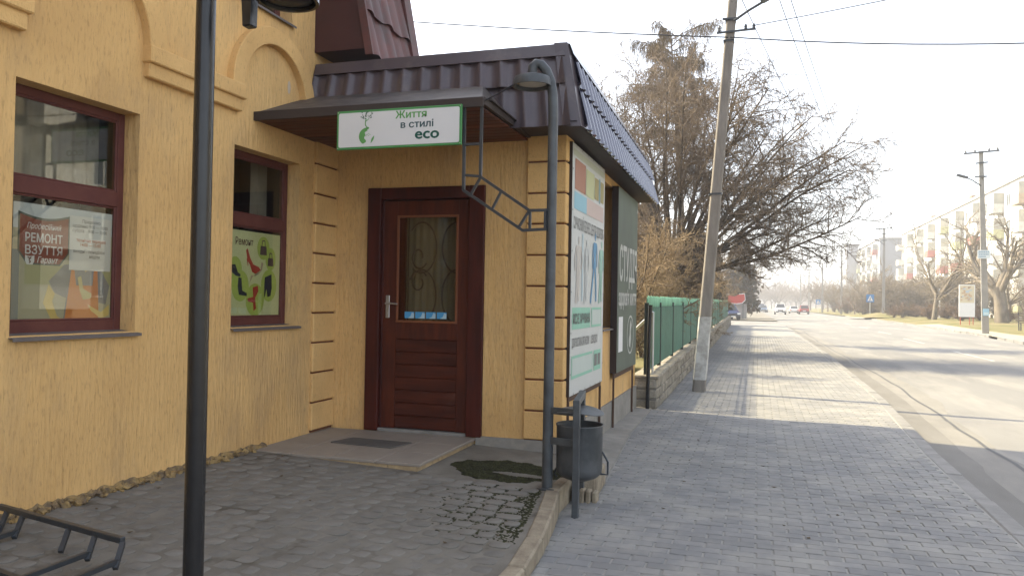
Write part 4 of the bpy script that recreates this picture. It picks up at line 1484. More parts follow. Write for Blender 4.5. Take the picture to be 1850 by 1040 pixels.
def figure(mb, cx, z0, h, w, lean=0.0, stride=0.16, d=0.002):
    """plain standing silhouette: head, torso, arms, legs as flat shapes"""
    L = lambda t: cx + lean * t
    F.disc(mb, L(0.95), z0 + h * 0.94, h * 0.045, h * 0.058, d)
    F.poly(mb, [(L(.87) - w * .5, z0 + h * .86), (L(.87) + w * .5, z0 + h * .86), (L(.65) + w * .36, z0 + h * .66), (L(.5) + w * .42, z0 + h * .5), (L(.5) - w * .42, z0 + h * .5), (L(.65) - w * .36, z0 + h * .66)], d)
    F.stroke(mb, [(L(.5) - w * .2, z0 + h * .52), (L(.3) - stride * .6, z0 + h * .27), (L(0) - stride, z0)], w * .36, d + 0.0002)
    F.stroke(mb, [(L(.5) + w * .2, z0 + h * .52), (L(.3) + stride * .55, z0 + h * .27), (L(0) + stride * .7, z0 + 0.02)], w * .36, d + 0.0004)
    F.stroke(mb, [(L(.84) - w * .5, z0 + h * .84), (L(.64) - w * .78, z0 + h * .64), (L(.5) - w * .6, z0 + h * .48)], w * .2, d + 0.0006)
    F.stroke(mb, [(L(.84) + w * .5, z0 + h * .84), (L(.64) + w * .8, z0 + h * .66), (L(.5) + w * .7, z0 + h * .52)], w * .2, d + 0.0008)
for nm, cx_, h, w, col, st in (("figure_print", 0.26, 0.62, 0.20, (0.47, 0.44, 0.40), 0.06), ("figure_print", 0.62, 0.62, 0.13, (0.47, 0.49, 0.48), 0.05),
                               ("figure_print", 1.02, 0.72, 0.15, (0.12, 0.28, 0.44), 0.16), ("figure_print", 1.36, 0.66, 0.16, (0.30, 0.50, 0.42), 0.07)):
    mb = MB()
    figure(mb, cx_, 0.84, h, w, 0.05, st)
    part(nm, mb, flat("figure_%d" % int(col[0] * 100 + col[2] * 1000), col), b1)
mb = MB()
F.rect(mb, 0.44, 0.86, 0.50, 1.5, 0.0015)
part("print_stripe", mb, flat("print_pale_blue", (0.42, 0.52, 0.55)), b1)
for k in range(6):
    mb = MB()
    for y, z in ((0.02, 0.2 + 0.37 * k), (1.53, 0.2 + 0.37 * k), (0.15 + 0.25 * k, 0.015), (0.15 + 0.25 * k, 2.275)):
        F.disc(mb, y, z, 0.009, 0.009, 0.003, 8)
    part("eyelet", mb, BLACKP, b1)
mb = MB()
mb.box(XR + 0.03, XR + 0.05, 6.86, 8.36, 0.60, 0.643)
mb.box(XR + 0.03, XR + 0.052, 8.345, 8.37, 0.02, 0.60)
mb.box(XR + 0.03, XR + 0.052, 6.86, 6.885, 0.02, 0.60)
part("support", mb, M("rusty_frame", (0.10, 0.06, 0.04), 0.8), b1)

b2 = thing("banner", "dark green banner with white lettering at the far end of the annex wall", "banner", (BX, 9.9, 0.66))
b2y0, b2y1 = 9.15, 10.68
frame_panel(b2, BX + 0.02, b2y0, b2y1, 0.665, 2.87, M("banner_green", (0.085, 0.115, 0.09), 0.55, col2=(0.06, 0.08, 0.066), vscale=1.2, var=0.8))
F = Face((BX + 0.0216, b2y0, 0.665), (0, 1, 0), (0, 0, 1))
CREAM = flat("print_cream", (0.45, 0.46, 0.43))
word(F, "СТУДІЯ", 0.10, 1.10, 0.58, CREAM, b2, d=0.002, width=1.34, bold=0.012)
word(F, "здоров'я життя", 0.08, 0.80, 0.27, CREAM, b2, d=0.002, width=1.36, bold=0.008)
mb = MB()
F.rect(mb, 0.10, 0.24, 0.40, 0.66, 0.002)
part("white_notice", mb, WHITE, b2)
mb = MB()
for k in range(24):
    a0, a1 = 2 * math.pi * k / 24, 2 * math.pi * (k + 1) / 24
    F.poly(mb, [(1.0 + 0.27 * math.cos(a0), 0.42 + 0.25 * math.sin(a0)), (1.0 + 0.27 * math.cos(a1), 0.42 + 0.25 * math.sin(a1)), (1.0 + 0.24 * math.cos(a1), 0.42 + 0.225 * math.sin(a1)), (1.0 + 0.24 * math.cos(a0), 0.42 + 0.225 * math.sin(a0))], 0.002)
F.poly(mb, [(0.90, 0.28), (1.0, 0.25), (1.06, 0.36), (1.02, 0.46), (1.10, 0.54), (1.04, 0.62), (0.96, 0.55), (0.94, 0.42), (0.88, 0.36)], 0.002)
part("emblem", mb, CREAM, b2)
mb = MB()
mb.box(XR + 0.03, XR + 0.05, b2y0 + 0.02, b2y1 - 0.02, 0.60, 0.662)
mb.box(XR + 0.03, XR + 0.052, b2y0 + 0.03, b2y0 + 0.055, 0.02, 0.60)
mb.box(XR + 0.03, XR + 0.052, b2y1 - 0.05, b2y1 - 0.025, 0.02, 0.60)
part("support", mb, M("rusty_frame", (0.10, 0.06, 0.04), 0.8), b2)

# -------------------------------------------------- posters inside the two windows
px_ = XW - 0.12 - 0.022
F = Face((px_, W1[0] + 0.115, 1.33), (0, 1, 0), (0, 0, 1))
F.sx = 0.91
PW_, PH_ = W1[1] - W1[0] - 0.11, 2.075 - 1.33
p1 = thing("window_poster", "poster of an apron-clad cobbler with a brown shield in the left window", "poster", (px_, 3.75, 1.33))
mb = MB()
F.rect(mb, 0.01, 0.0, PW_, PH_ - 0.05, 0)
part("backing", mb, M("poster_beige", (0.40, 0.36, 0.24), 0.6, col2=(0.34, 0.31, 0.2), vscale=3), p1)
pcols = [flat("poster_haze", (0.46, 0.48, 0.47)), flat("poster_olive", (0.33, 0.31, 0.15)), flat("poster_slate", (0.13, 0.16, 0.16))]
for c, r4 in enumerate([(0.01, PH_ - 0.20, PW_, PH_ - 0.05), (0.10, 0.22, PW_, 0.34), (0.01, 0.0, 0.06, 0.42)]):
    mb = MB()
    F.rect(mb, *r4, d=0.0005)
    part("colour_block", mb, pcols[c], p1)
def shield(mb, x0, x1, y0, y1, d, top=0.03, cut=0.25):
    n = 10
    pts = [(lerp(x0, x1, k / n), y1 - top * math.sin(math.pi * k / n)) for k in range(n + 1)]
    pts += [(x1, y0 + cut * (y1 - y0)), (lerp(x0, x1, 0.82), y0), (lerp(x0, x1, 0.18), y0), (x0, y0 + cut * (y1 - y0))]
    mb.add([F.p(x, y, d) for x, y in pts], [tuple(range(len(pts)))])
mb = MB()
shield(mb, 0.045, 0.435, 0.335, 0.645, 0.001)
mb.cur = 1
shield(mb, 0.058, 0.425, 0.345, 0.630, 0.0015)
part("shield", mb, [flat("shield_edge", (0.08, 0.09, 0.07)), flat("shield_brown", (0.20, 0.045, 0.022))], p1)
PALE = flat("print_pale", (0.58, 0.57, 0.54))
word(F, "Професійний", 0.105, 0.548, 0.048, PALE, p1, d=0.0022, shear=0.3, width=0.26)
word(F, "РЕМОНТ", 0.093, 0.470, 0.072, PALE, p1, d=0.0022, bold=0.0012, width=0.28)
word(F, "ВЗУТТЯ", 0.093, 0.398, 0.072, PALE, p1, d=0.0022, bold=0.0012, width=0.28)
word(F, "Гарант", 0.185, 0.348, 0.052, PALE, p1, d=0.0022, shear=0.3, bold=0.0008, width=0.16)
mb = MB()
shield(mb, 0.10, 0.168, 0.335, 0.39, 0.002, 0.006, 0.4)
mb.cur = 1
F.stroke(mb, [(0.117, 0.378), (0.135, 0.372), (0.145, 0.38)], 0.008, 0.003)
F.stroke(mb, [(0.142, 0.376), (0.126, 0.362), (0.14, 0.352), (0.128, 0.344)], 0.008, 0.0032)
part("badge", mb, [PALE, flat("badge_brown", (0.15, 0.06, 0.04))], p1)
mb = MB()   # torso, apron, arms and brush of the printed figure
mb.cur = 0
F.poly(mb, [(0.28, 0.24), (0.40, 0.345), (0.55, 0.36), (0.70, 0.34), (0.79, 0.22), (0.76, 0.10), (0.66, 0.12), (0.66, 0.0), (0.40, 0.0), (0.42, 0.14), (0.33, 0.17)], 0.001)
mb.cur = 1
F.poly(mb, [(0.46, 0.33), (0.48, 0.335), (0.50, 0.22), (0.64, 0.22), (0.65, 0.33), (0.68, 0.33), (0.69, 0.18), (0.70, 0.0), (0.41, 0.0), (0.44, 0.20)], 0.0015)
mb.cur = 2
F.poly(mb, [(0.28, 0.22), (0.33, 0.165), (0.31, 0.12), (0.35, 0.03), (0.40, 0.0), (0.31, 0.0), (0.24, 0.11)], 0.002)
F.poly(mb, [(0.55, 0.365), (0.61, 0.365), (0.60, 0.32), (0.575, 0.305)], 0.002)
F.poly(mb, [(0.60, 0.10), (0.72, 0.05), (0.79, 0.10), (0.79, 0.03), (0.72, 0.01), (0.63, 0.06)], 0.002)
mb.cur = 3
F.poly(mb, [(0.51, 0.27), (0.54, 0.28), (0.56, 0.20), (0.63, 0.17), (0.63, 0.14), (0.56, 0.13), (0.53, 0.19)], 0.0025)
part("figure_print", mb, [flat("print_shirt", (0.20, 0.19, 0.18)), flat("print_apron", (0.52, 0.18, 0.04)), flat("print_skin", (0.58, 0.42, 0.13)), flat("print_shoe", (0.46, 0.38, 0.15))], p1)
hs = tag(obj("opening_hours_sheet", None), "white paper sheet of opening hours taped over the cobbler poster", "notice")
hs.location = (px_, 4.0, 1.6)
PINV[hs.name] = Matrix.Translation(-Vector((px_, 4.0, 1.6)))
mb = MB()
F.rect(mb, 0.435, 0.315, 0.79, 0.655, 0.004)
part("paper", mb, flat("paper_white", (0.56, 0.54, 0.49)), hs)
for txt, x, y, s, c in (("Працюємо:", 0.535, 0.615, 0.030, 0), ("щоденно 9:00 — 18:00", 0.455, 0.585, 0.030, 0), ("субота    9:00 — 15:00", 0.455, 0.555, 0.030, 0), ("технічна перерва", 0.49, 0.495, 0.030, 1),
                        ("14:00 — 15:00", 0.52, 0.467, 0.030, 1), ("вихідні - понеділок", 0.465, 0.425, 0.030, 0), ("неділя", 0.60, 0.395, 0.030, 0)):
    word(F, txt, x, y, s, [flat("ink_grey", (0.20, 0.19, 0.18)), flat("ink_red", (0.42, 0.14, 0.07))][c], hs, d=0.005, bold=0.0005)

F = Face((px_, W2[0] + 0.15, 1.325), (0, 1, 0), (0, 0, 1))
F.sx = 0.88
p2 = thing("window_poster", "pale green poster with shoes and handbags in circles in the second window", "poster", (px_, 5.66, 1.33))
PW_, PH_ = W2[1] - W2[0] - 0.11, 2.08 - 1.325
mb = MB()
F.rect(mb, 0.0, 0.0, PW_, PH_ - 0.035, 0)
part("backing", mb, M("poster_lime", (0.60, 0.60, 0.34), 0.6, col2=(0.52, 0.54, 0.26), vscale=3), p2)
mb = MB()
for x, y, rx, ry in ((0.52, 0.59, 0.10, 0.10), (0.64, 0.50, 0.085, 0.10), (0.09, 0.40, 0.10, 0.10), (0.17, 0.26, 0.13, 0.13), (0.40, 0.145, 0.145, 0.14), (0.62, 0.27, 0.13, 0.14)):
    F.disc(mb, x, y, rx, ry, 0.0008 + x * 0.0006, 24)
part("circles", mb, M("poster_circle_green", (0.33, 0.43, 0.07), 0.6, col2=(0.42, 0.49, 0.11), vscale=6), p2)
mb = MB()
mb.cur = 0
for x, y, w in ((0.52, 0.575, 0.11), (0.64, 0.48, 0.10)):
    F.poly(mb, [(x - w / 2, y - w * .4), (x + w / 2, y - w * .4), (x + w * .42, y + w * .3), (x - w * .42, y + w * .3)], 0.002)
    F.stroke(mb, [(x - w * .25, y + w * .28), (x - w * .18, y + w * .72), (x + w * .18, y + w * .72), (x + w * .25, y + w * .28)], 0.010, 0.002)
part("bag_print", mb, flat("print_bag", (0.10, 0.065, 0.055)), p2)
mb = MB()
F.poly(mb, [(0.03, 0.43), (0.09, 0.435), (0.13, 0.37), (0.17, 0.355), (0.165, 0.335), (0.10, 0.34), (0.04, 0.37)], 0.002)
F.poly(mb, [(0.14, 0.33), (0.185, 0.325), (0.20, 0.22), (0.27, 0.20), (0.27, 0.175), (0.15, 0.185), (0.13, 0.25)], 0.002)
F.poly(mb, [(0.55, 0.34), (0.66, 0.37), (0.67, 0.25), (0.65, 0.18), (0.60, 0.17), (0.58, 0.24), (0.555, 0.17), (0.545, 0.17), (0.545, 0.26)], 0.002)
part("boot_print", mb, flat("print_boot", (0.025, 0.028, 0.04)), p2)
mb = MB()
F.poly(mb, [(0.245, 0.56), (0.27, 0.575), (0.31, 0.50), (0.36, 0.445), (0.45, 0.425), (0.48, 0.40), (0.40, 0.365), (0.345, 0.38), (0.31, 0.44), (0.272, 0.47)], 0.002)
F.stroke(mb, [(0.262, 0.49), (0.28, 0.43)], 0.01, 0.002)
F.poly(mb, [(0.36, 0.25), (0.44, 0.265), (0.45, 0.22), (0.40, 0.16), (0.42, 0.07), (0.38, 0.05), (0.37, 0.12), (0.29, 0.13), (0.28, 0.155), (0.37, 0.17)], 0.002)
part("shoe_print", mb, flat("print_red", (0.40, 0.05, 0.025)), p2)
mb = MB()
F.poly(mb, [(0.31, 0.29), (0.36, 0.345), (0.44, 0.36), (0.50, 0.40), (0.52, 0.46), (0.49, 0.47), (0.475, 0.39), (0.40, 0.35), (0.33, 0.35), (0.30, 0.27)], 0.0025)
part("hand_print", mb, flat("print_hand", (0.40, 0.30, 0.20)), p2)
word(F, "Ремонт", 0.08, 0.60, 0.085, flat("print_brown", (0.13, 0.07, 0.05)), p2, d=0.002, bold=0.001, width=0.265)

# -------------------------------------------------- litter bin on its frame
lb = thing("litter_bin", "dark sheet metal litter bin hung between square posts beside the lamp post", "litter bin", (-1.24, 5.62, 0))
for (x, y, z1) in ((-1.2, 5.37, 0.775), (-1.265, 5.84, 0.79)):
    mb = MB()
    mb.box(x - 0.023, x + 0.023, y - 0.023, y + 0.023, -0.03, z1)
    part("post", mb, IRONG, lb, bevel=0.003)
mb = MB()
mb.bar((-1.2, 5.345, 0.79), (-1.265, 5.865, 0.805), 0.046, 0.046)
part("crossbar", mb, IRONG, lb, bevel=0.003)
for za in (0.715, 0.50):
    mb = MB()
    mb.bar((-1.445, 5.49, za), (-1.2, 5.385, za + 0.005), 0.012, 0.05)
    part("strap", mb, IRONG, lb)
mb = MB()
n = 28
cx_, cy_ = -1.237, 5.60
rim = [(cx_ + 0.185 * math.cos(2 * math.pi * k / n), cy_ + 0.21 * math.sin(2 * math.pi * k / n)) for k in range(n)]
bend = lambda x, y: 0.722 - 0.35 * max(0, (x - cx_)) ** 1.4 - 0.10 * max(0, cx_ - x)
vs = [(x, y, bend(x, y)) for x, y in rim] + [(x, y, bend(x, y) - 0.006) for x, y in rim] + [(lerp(cx_, x, 0.5), lerp(cy_, y, 0.5), bend(lerp(cx_, x, 0.5), 0) + 0.004) for x, y in rim] + [(cx_, cy_, 0.73)]
fs = [(k, (k + 1) % n, n + (k + 1) % n, n + k) for k in range(n)] + [(k, (k + 1) % n, 2 * n + (k + 1) % n, 2 * n + k) for k in range(n)] + [(2 * n + k, 2 * n + (k + 1) % n, 3 * n) for k in range(n)]
fs += [tuple(range(2 * n - 1, n - 1, -1))]
mb.add(vs, fs)
part("lid", mb, M("lid_sheet", (0.12, 0.13, 0.135), 0.45, 0.4, col2=(0.08, 0.085, 0.09), vscale=9, var=1.0), lb, smooth=30)
mb = MB()
mb.lathe([(0.02, 0.205), (0.07, 0.205), (0.135, 0.232), (0.164, 0.262), (0.168, 0.30), (0.168, 0.595), (0.173, 0.602), (0.172, 0.612), (0.166, 0.610), (0.160, 0.595), (0.160, 0.30), (0.15, 0.27), (0.10, 0.24), (0.0, 0.235)], (-1.232, 5.615, 0.0), 36)
part("bucket", mb, BIN, lb, smooth=40)
mb = MB()
mb.tube([(-1.065, 5.62, 0.42), (-1.035, 5.615, 0.375), (-1.02, 5.61, 0.35), (-1.02, 5.61, 0.26), (-1.07, 5.61, 0.26), (-1.10, 5.61, 0.27)], 0.008, 6)
mb.tube([(-1.40, 5.6, 0.28), (-1.41, 5.58, 0.24), (-1.385, 5.58, 0.225)], 0.007, 6)
part("hook", mb, IRON, lb)

# -------------------------------------------------- low metal rack at the lower left
rk = thing("metal_rack", "low dark metal rack of welded bars standing by the yellow wall", "rack", (-2.75, 2.8, 0.22))
Z0 = 0.23
A = Vector((-3.93, 3.25, 0.335)); B = Vector((-2.87, 3.02, 0.33))
mb = MB()
mb.bar(A, B, 0.029, 0.029)
part("top_rail", mb, IRON, rk, bevel=0.003)
dn = Vector((0.045, -0.09, -0.10))
for t in (1.0, 0.80, 0.60, 0.22, 0.08):
    p = A.lerp(B, t)
    mb = MB()
    mb.bar(p - Vector((0, 0, 0.01)), p + dn, 0.022, 0.022)
    part("leg", mb, IRON, rk)
for t in (1.0, 0.80, 0.22, 0.08):
    p = A.lerp(B, t) + dn * 0.75
    mb = MB()
    mb.bar(p, p + Vector((-0.02, -0.80, -0.01)), 0.022, 0.022)
    part("bar", mb, IRON, rk)
mb = MB()
for q in (0.45, 0.95):
    mb.bar(A + dn + Vector((-0.02 * q, -0.62 * q, -0.02)), B + dn + Vector((-0.02 * q, -0.62 * q, -0.02)), 0.03, 0.02)
part("ground_rail", mb, IRON, rk)
# ================================================================== FENCE
fence = thing("green_fence", "green picket fence with mint crown tips on a limestone plinth along the pavement", "fence", (-1.5, 11.2, 0))
FE = 58.0
mb = MB()
vs, fs = [], []
yy = [11.22 + i * 2.0 for i in range(24)]
for y in yy:
    x = plinth_x(y) - 0.015
    vs += [(x, y, -0.1), (x, y, 0.41 + 0.004 * (y - 11.2)), (x - 0.33, y, 0.41 + 0.004 * (y - 11.2)), (x - 0.33, y, -0.1)]
for j in range(len(yy) - 1):
    fs += [(4 * j + i, 4 * j + i + 1, 4 * j + i + 5, 4 * j + i + 4) for i in range(3)]
fs += [(0, 1, 2, 3)]
mb.add(vs, fs)
core = part("plinth", mb, MORTAR, fence)
rs = random.Random(13)
rest = MB()
stones = []
for c in range(3):
    y = 11.2 + (0.0 if c % 2 == 0 else -0.17)
    while y < FE:
        L = rs.uniform(0.32, 0.46)
        y0 = max(y, 11.2)
        if y + L - y0 > 0.08:
            stones.append((c, y0, y + L))
        y += L
stones.sort(key=lambda s: s[1])
for k, (c, y0, y1) in enumerate(stones):
    lift = 0.004 * (y0 - 11.2)
    z0, z1 = -0.02 + c * (0.145 + lift / 3), -0.02 + (c + 1) * (0.145 + lift / 3)
    mb = MB() if k < 280 else rest
    xf = plinth_x((y0 + y1) / 2) + rs.uniform(-0.012, 0.016)
    j = lambda: rs.uniform(-0.012, 0.012)
    a = [(xf + j(), y0 + 0.01, z0 + 0.012), (xf + j(), y1 - 0.008, z0 + 0.012 + j() * .4), (xf + j(), y1 - 0.008, z1 + j() * .4), (xf + j(), y0 + 0.01, z1 + j() * .4)]
    vs = a + [(plinth_x(y0) - 0.345, p[1], p[2]) for p in a]
    mb.add(vs, [(0, 1, 2, 3), (7, 6, 5, 4), (0, 4, 5, 1), (1, 5, 6, 2), (2, 6, 7, 3), (3, 7, 4, 0)])
    if mb is not rest:
        part("stone", mb, STONE, core, bevel=0.018)
part("stone_field", rest, STONE, core, kind="stuff")
# coping
mb = MB()
y = 11.2
while y < FE:
    L = rs.uniform(0.7, 1.0)
    lift = 0.004 * (y - 11.2)
    x = plinth_x(y)
    mb.box(x - 0.36 + rs.uniform(-.01, .01), x + 0.02 + rs.uniform(-.015, .01), y + 0.006, min(y + L, FE) - 0.006, 0.418 + lift, 0.475 + lift + rs.uniform(-0.006, 0.008))
    y += L
part("coping", mb, STONE, core, bevel=0.015)

posts = [11.28, 12.95, 15.15, 17.5]
while posts[-1] < FE - 2.4:
    posts.append(posts[-1] + 2.4)
for k, y in enumerate(posts):
    x = plinth_x(y) - 0.17
    lift = 0.004 * (y - 11.2)
    mb = MB()
    w = 0.03
    mb.box(x - w, x + w, y - w, y + w, 0.44 + lift, 1.50 + lift)
    part("post", mb, FPOST, fence, bevel=0.004)
npick = 0
for k in range(len(posts) - 1):
    ya, yb = posts[k] + 0.035, posts[k + 1] - 0.035
    lift = 0.004 * (ya - 11.2)
    zb, ztp = 0.52 + lift, 1.44 + lift
    mb = MB()
    xa, xb = plinth_x(ya) - 0.17, plinth_x(yb) - 0.17
    for z, h in ((zb + 0.03, 0.035), (ztp - 0.03, 0.05), (ztp - 0.13, 0.02), (zb + 0.16, 0.02)):
        mb.bar((xa, ya, z), (xb, yb, z), 0.025, h)
    mb.cur = 1
    n = int((yb - ya) / 0.118)
    for i in range(2 * n):            # mint crown: zig-zag tips above the top rail
        y0 = lerp(ya, yb, (i + 0.5) / (2 * n))
        xx = lerp(xa, xb, (i + 0.5) / (2 * n))
        s = 1 if i % 2 else -1
        mb.bar((xx, y0 - 0.022 * s, ztp - 0.002), (xx, y0 + 0.022 * s, ztp + 0.135 + 0.012 * (i % 3)), 0.016, 0.024)
    panel = part("fence_panel", mb, [FPOST, FMINT], fence)
    rest = MB()
    for i in range(n):
        y0 = lerp(ya, yb, (i + 0.5) / n)
        xx = lerp(xa, xb, (i + 0.5) / n)
        m2 = MB() if npick < 230 else rest
        m2.box(xx + 0.014, xx + 0.019, y0 - 0.045, y0 + 0.045, zb + 0.01, ztp - 0.01)
        if m2 is not rest:
            npick += 1
            part("picket", m2, FGREEN, panel)
    if rest.v:
        part("picket_field", rest, FGREEN, panel, kind="stuff")
mb = MB()
mb.tube([(-1.475, 11.13, -0.03), (-1.462, 11.12, 1.0), (-1.445, 11.11, 1.47)], 0.028, 10)
single("iron_post", mb, IRONB, "thin black iron post standing at the near end of the green fence", "post", smooth=50)
mb = MB()
mb.tube([(-1.47, 11.6, 1.36), (-1.95, 12.2, 0.95), (-2.5, 12.9, 0.5)], 0.022, 8)
mb.tube([(-1.47, 11.6, 1.36), (-1.47, 11.6, 0.2)], 0.018, 8)
single("handrail", mb, M("galvanised_tube", (0.5, 0.51, 0.52), 0.35, 0.5, metal=0.7), "bright steel handrail slanting down behind the corner of the shop", "handrail", smooth=50)

# ================================================================== NEAR POLE, WIRES
pole = thing("utility_pole", "leaning concrete utility pole with whitewashed foot beside the green fence", "utility pole", (-0.97, 13.75, 0))
PB, PT = Vector((-0.965, 13.75, -0.1)), Vector((-0.345, 13.75, 8.4))
def psec(t, wa, wb):
    c = PB.lerp(PT, t)
    w, h = lerp(0.115, 0.072, t) * wa, lerp(0.10, 0.07, t) * wb
    return [(c.x - w * .72, c.y - h, c.z), (c.x + w * .9, c.y - h, c.z), (c.x + w, c.y + h, c.z), (c.x - w, c.y + h, c.z)]
mb = MB()
ts = [0, .04, .1, .2, .3, .45, .6, .75, .9, 1.0]
vs = [p for t in ts for p in psec(t, 1, 1)]
mb.add(vs, [(4 * i + k, 4 * i + (k + 1) % 4, 4 * i + 4 + (k + 1) % 4, 4 * i + 4 + k) for i in range(len(ts) - 1) for k in range(4)] + [(4 * len(ts) - 4, 4 * len(ts) - 3, 4 * len(ts) - 2, 4 * len(ts) - 1)])
part("shaft", mb, POLEC, pole, bevel=0.012)
mb = MB()
ts = [0.036, 0.06, 0.09, 0.12, 0.145, 0.162]
vs = [p for t in ts for p in psec(t, 1.02, 1.025)]
mb.add(vs, [(4 * i + k, 4 * i + (k + 1) % 4, 4 * i + 4 + (k + 1) % 4, 4 * i + 4 + k) for i in range(len(ts) - 1) for k in range(4)])
part("whitewash", mb, WHITEW, pole)
mb = MB()
for z in (3.35, 5.95, 6.3):
    t = (z + 0.1) / 8.5
    c = PB.lerp(PT, t)
    w = lerp(0.115, 0.072, t) + 0.006
    mb.box(c.x - w, c.x + w, c.y - w, c.y + w, z, z + 0.03)
part("band", mb, IRON, pole)
mb = MB()
mb.bar((-0.72, 13.66, 6.10), (-0.09, 13.66, 6.12), 0.03, 0.03)
for x in (-0.68, -0.25, -0.12):
    mb.lathe([(0.012, 0), (0.03, 0.01), (0.022, 0.04), (0.03, 0.05), (0.015, 0.09), (0, 0.09)], (x, 13.66, 6.12), 8)
part("crossarm", mb, IRON, pole, smooth=30)
mb = MB()
mb.bar((-0.63, 13.66, 6.33), (-0.36, 13.66, 6.32), 0.04, 0.03)
mb.tube([(-0.44, 13.64, 6.28), (-0.2, 13.6, 6.42), (0.02, 13.55, 6.52)], 0.022, 8)
part("lamp_arm", mb, IRON, pole, smooth=40)
mb = MB()
mb.obox((0.16, 13.5, 6.60), (0.17, -0.03, 0.075), (0.02, 0.075, 0), (-0.012, 0, 0.032))
part("street_lamp_head", mb, IRONG, pole, bevel=0.02)
mb = MB()
mb.bar((-0.85, 13.7, 7.6), (0.15, 13.7, 7.6), 0.06, 0.06)
for x in (-0.8, -0.1, 0.1):
    mb.lathe([(0.012, 0), (0.04, 0.01), (0.03, 0.05), (0.04, 0.06), (0.02, 0.12), (0, 0.12)], (x, 13.7, 7.63), 8)
part("crossarm", mb, IRON, pole, smooth=30)

def wire(name, a, b, sag, r, label, n=24, group=None):
    a, b = Vector(a), Vector(b)
    mb = MB()
    mb.tube([a.lerp(b, i / n) - Vector((0, 0, sag * 4 * (i / n) * (1 - i / n))) for i in range(n + 1)], r, 4)
    return single(name, mb, WIRE, label, "cable", group, smooth=60)
wire("overhead_cable", (-9.0, 13.62, 7.23), (-0.53, 13.62, 6.0), 0.06, 0.011, "thick overhead cable running from the shop roof to the leaning pole")
wire("overhead_cable", (-0.50, 13.62, 6.0), (13.0, 13.62, 6.05), 0.55, 0.011, "thick overhead cable crossing the road to the right of the leaning pole")
wire("overhead_wire", (-0.10, 13.66, 6.18), (9.0, 13.9, 7.6), 0.10, 0.008, "thin wire rising to the right from the crossarm of the leaning pole")
for k, (x, lab) in enumerate(((-0.8, "leftmost of three pale wires slanting down from the pole top"), (-0.1, "middle of three pale wires slanting down from the pole top"), (0.1, "rightmost of three pale wires slanting down from the pole top"))):
    wire("overhead_wire", (x, 13.7, 7.75), (14.2 + 0.5 * k, 107, 11.2), 2.0, 0.009, lab)
wire("overhead_cable", (-12.0, 9.0, 8.0), (14.0, 10.5, 4.6), 0.5, 0.011, "upper cable crossing the top right corner of the sky")
wire("overhead_wire", (-8.0, 16.2, 8.6), (-0.9, 13.75, 7.6), 0.05, 0.007, "faint wire high above the shop roof")

# ================================================================== TREES
class Tree:
    def __init__(s, seed):
        s.g = random.Random(seed)
        s.lv = {}          # level -> list of (p0, p1, r0, r1)
        s.tips = []

    def grow(s, p, d, L, r, level, maxlevel, P):
        g = s.g
        n = max(2, P["seg"][level])
        seg = L / n
        p = Vector(p)
        d = Vector(d).normalized()
        out = s.lv.setdefault(level, [])
        pts = [(p.copy(), d.copy(), r)]
        for i in range(n):
            w = P["wob"][level]
            d = d + Vector((g.gauss(0, w), g.gauss(0, w), g.gauss(0, w) + P["up"][level]))
            d.normalize()
            r1 = r * (1 - (i + 1) / n * P["taper"][level])
            q = p + d * seg
            fl = P["floor"](p) + g.uniform(-0.75, 0.6) if "floor" in P else 0.25
            if q.z < fl:
                if i:
                    break
                d.z = abs(d.z)
                q = p + d * seg
            out.append((tuple(p), tuple(q), pts[-1][2], r1))
            p = q
            pts.append((p.copy(), d.copy(), r1))
        n = len(pts) - 1
        if level >= maxlevel:
            s.tips.append(tuple(p))
            return
        nc = P["kids"][level]
        nc = max(1, int(nc * g.uniform(0.8, 1.25)))
        lo = P["from"][level]
        for c in range(nc):
            t = lo + (1 - lo) * (c + g.random()) / nc
            i = min(n - 1, int(t * n))
            f = t * n - i
            a = pts[i][0].lerp(pts[i + 1][0], f)
            dd = pts[i + 1][1]
            az = g.uniform(0, 2 * math.pi)
            perp = dd.orthogonal().normalized()
            perp = Matrix.Rotation(az, 3, dd) @ perp
            ang = math.radians(g.gauss(P["ang"][level], 11))
            cd = dd * math.cos(ang) + perp * math.sin(ang)
            ln = L * P["len"][level] * g.uniform(0.6, 1.15) * (1 - 0.45 * t if level == 0 else 1 - 0.3 * t)
            rr_ = min(pts[i][2] * 0.72, r * P["rad"][level])
            s.grow(a, cd, ln, max(rr_, P["rmin"]), level + 1, maxlevel, P)

    def arr(s, levels):
        L = [x for l in levels for x in s.lv.get(l, [])]
        return [x[0] for x in L], [x[1] for x in L], [x[2] for x in L], [x[3] for x in L]

def tree_parts(t, root, trunk_levels, twig_levels, tm=None, wm=None, rf=1.0):
    P0, P1, R0, R1 = t.arr(trunk_levels)
    obj("trunk", segs_mesh("trunk", P0, P1, R0, R1, tm or BARK, 7), root)
    P0, P1, R0, R1 = t.arr(twig_levels)
    return obj("crown", segs_mesh("crown", P0, P1, R0, R1, wm or TWIG, 3), root)

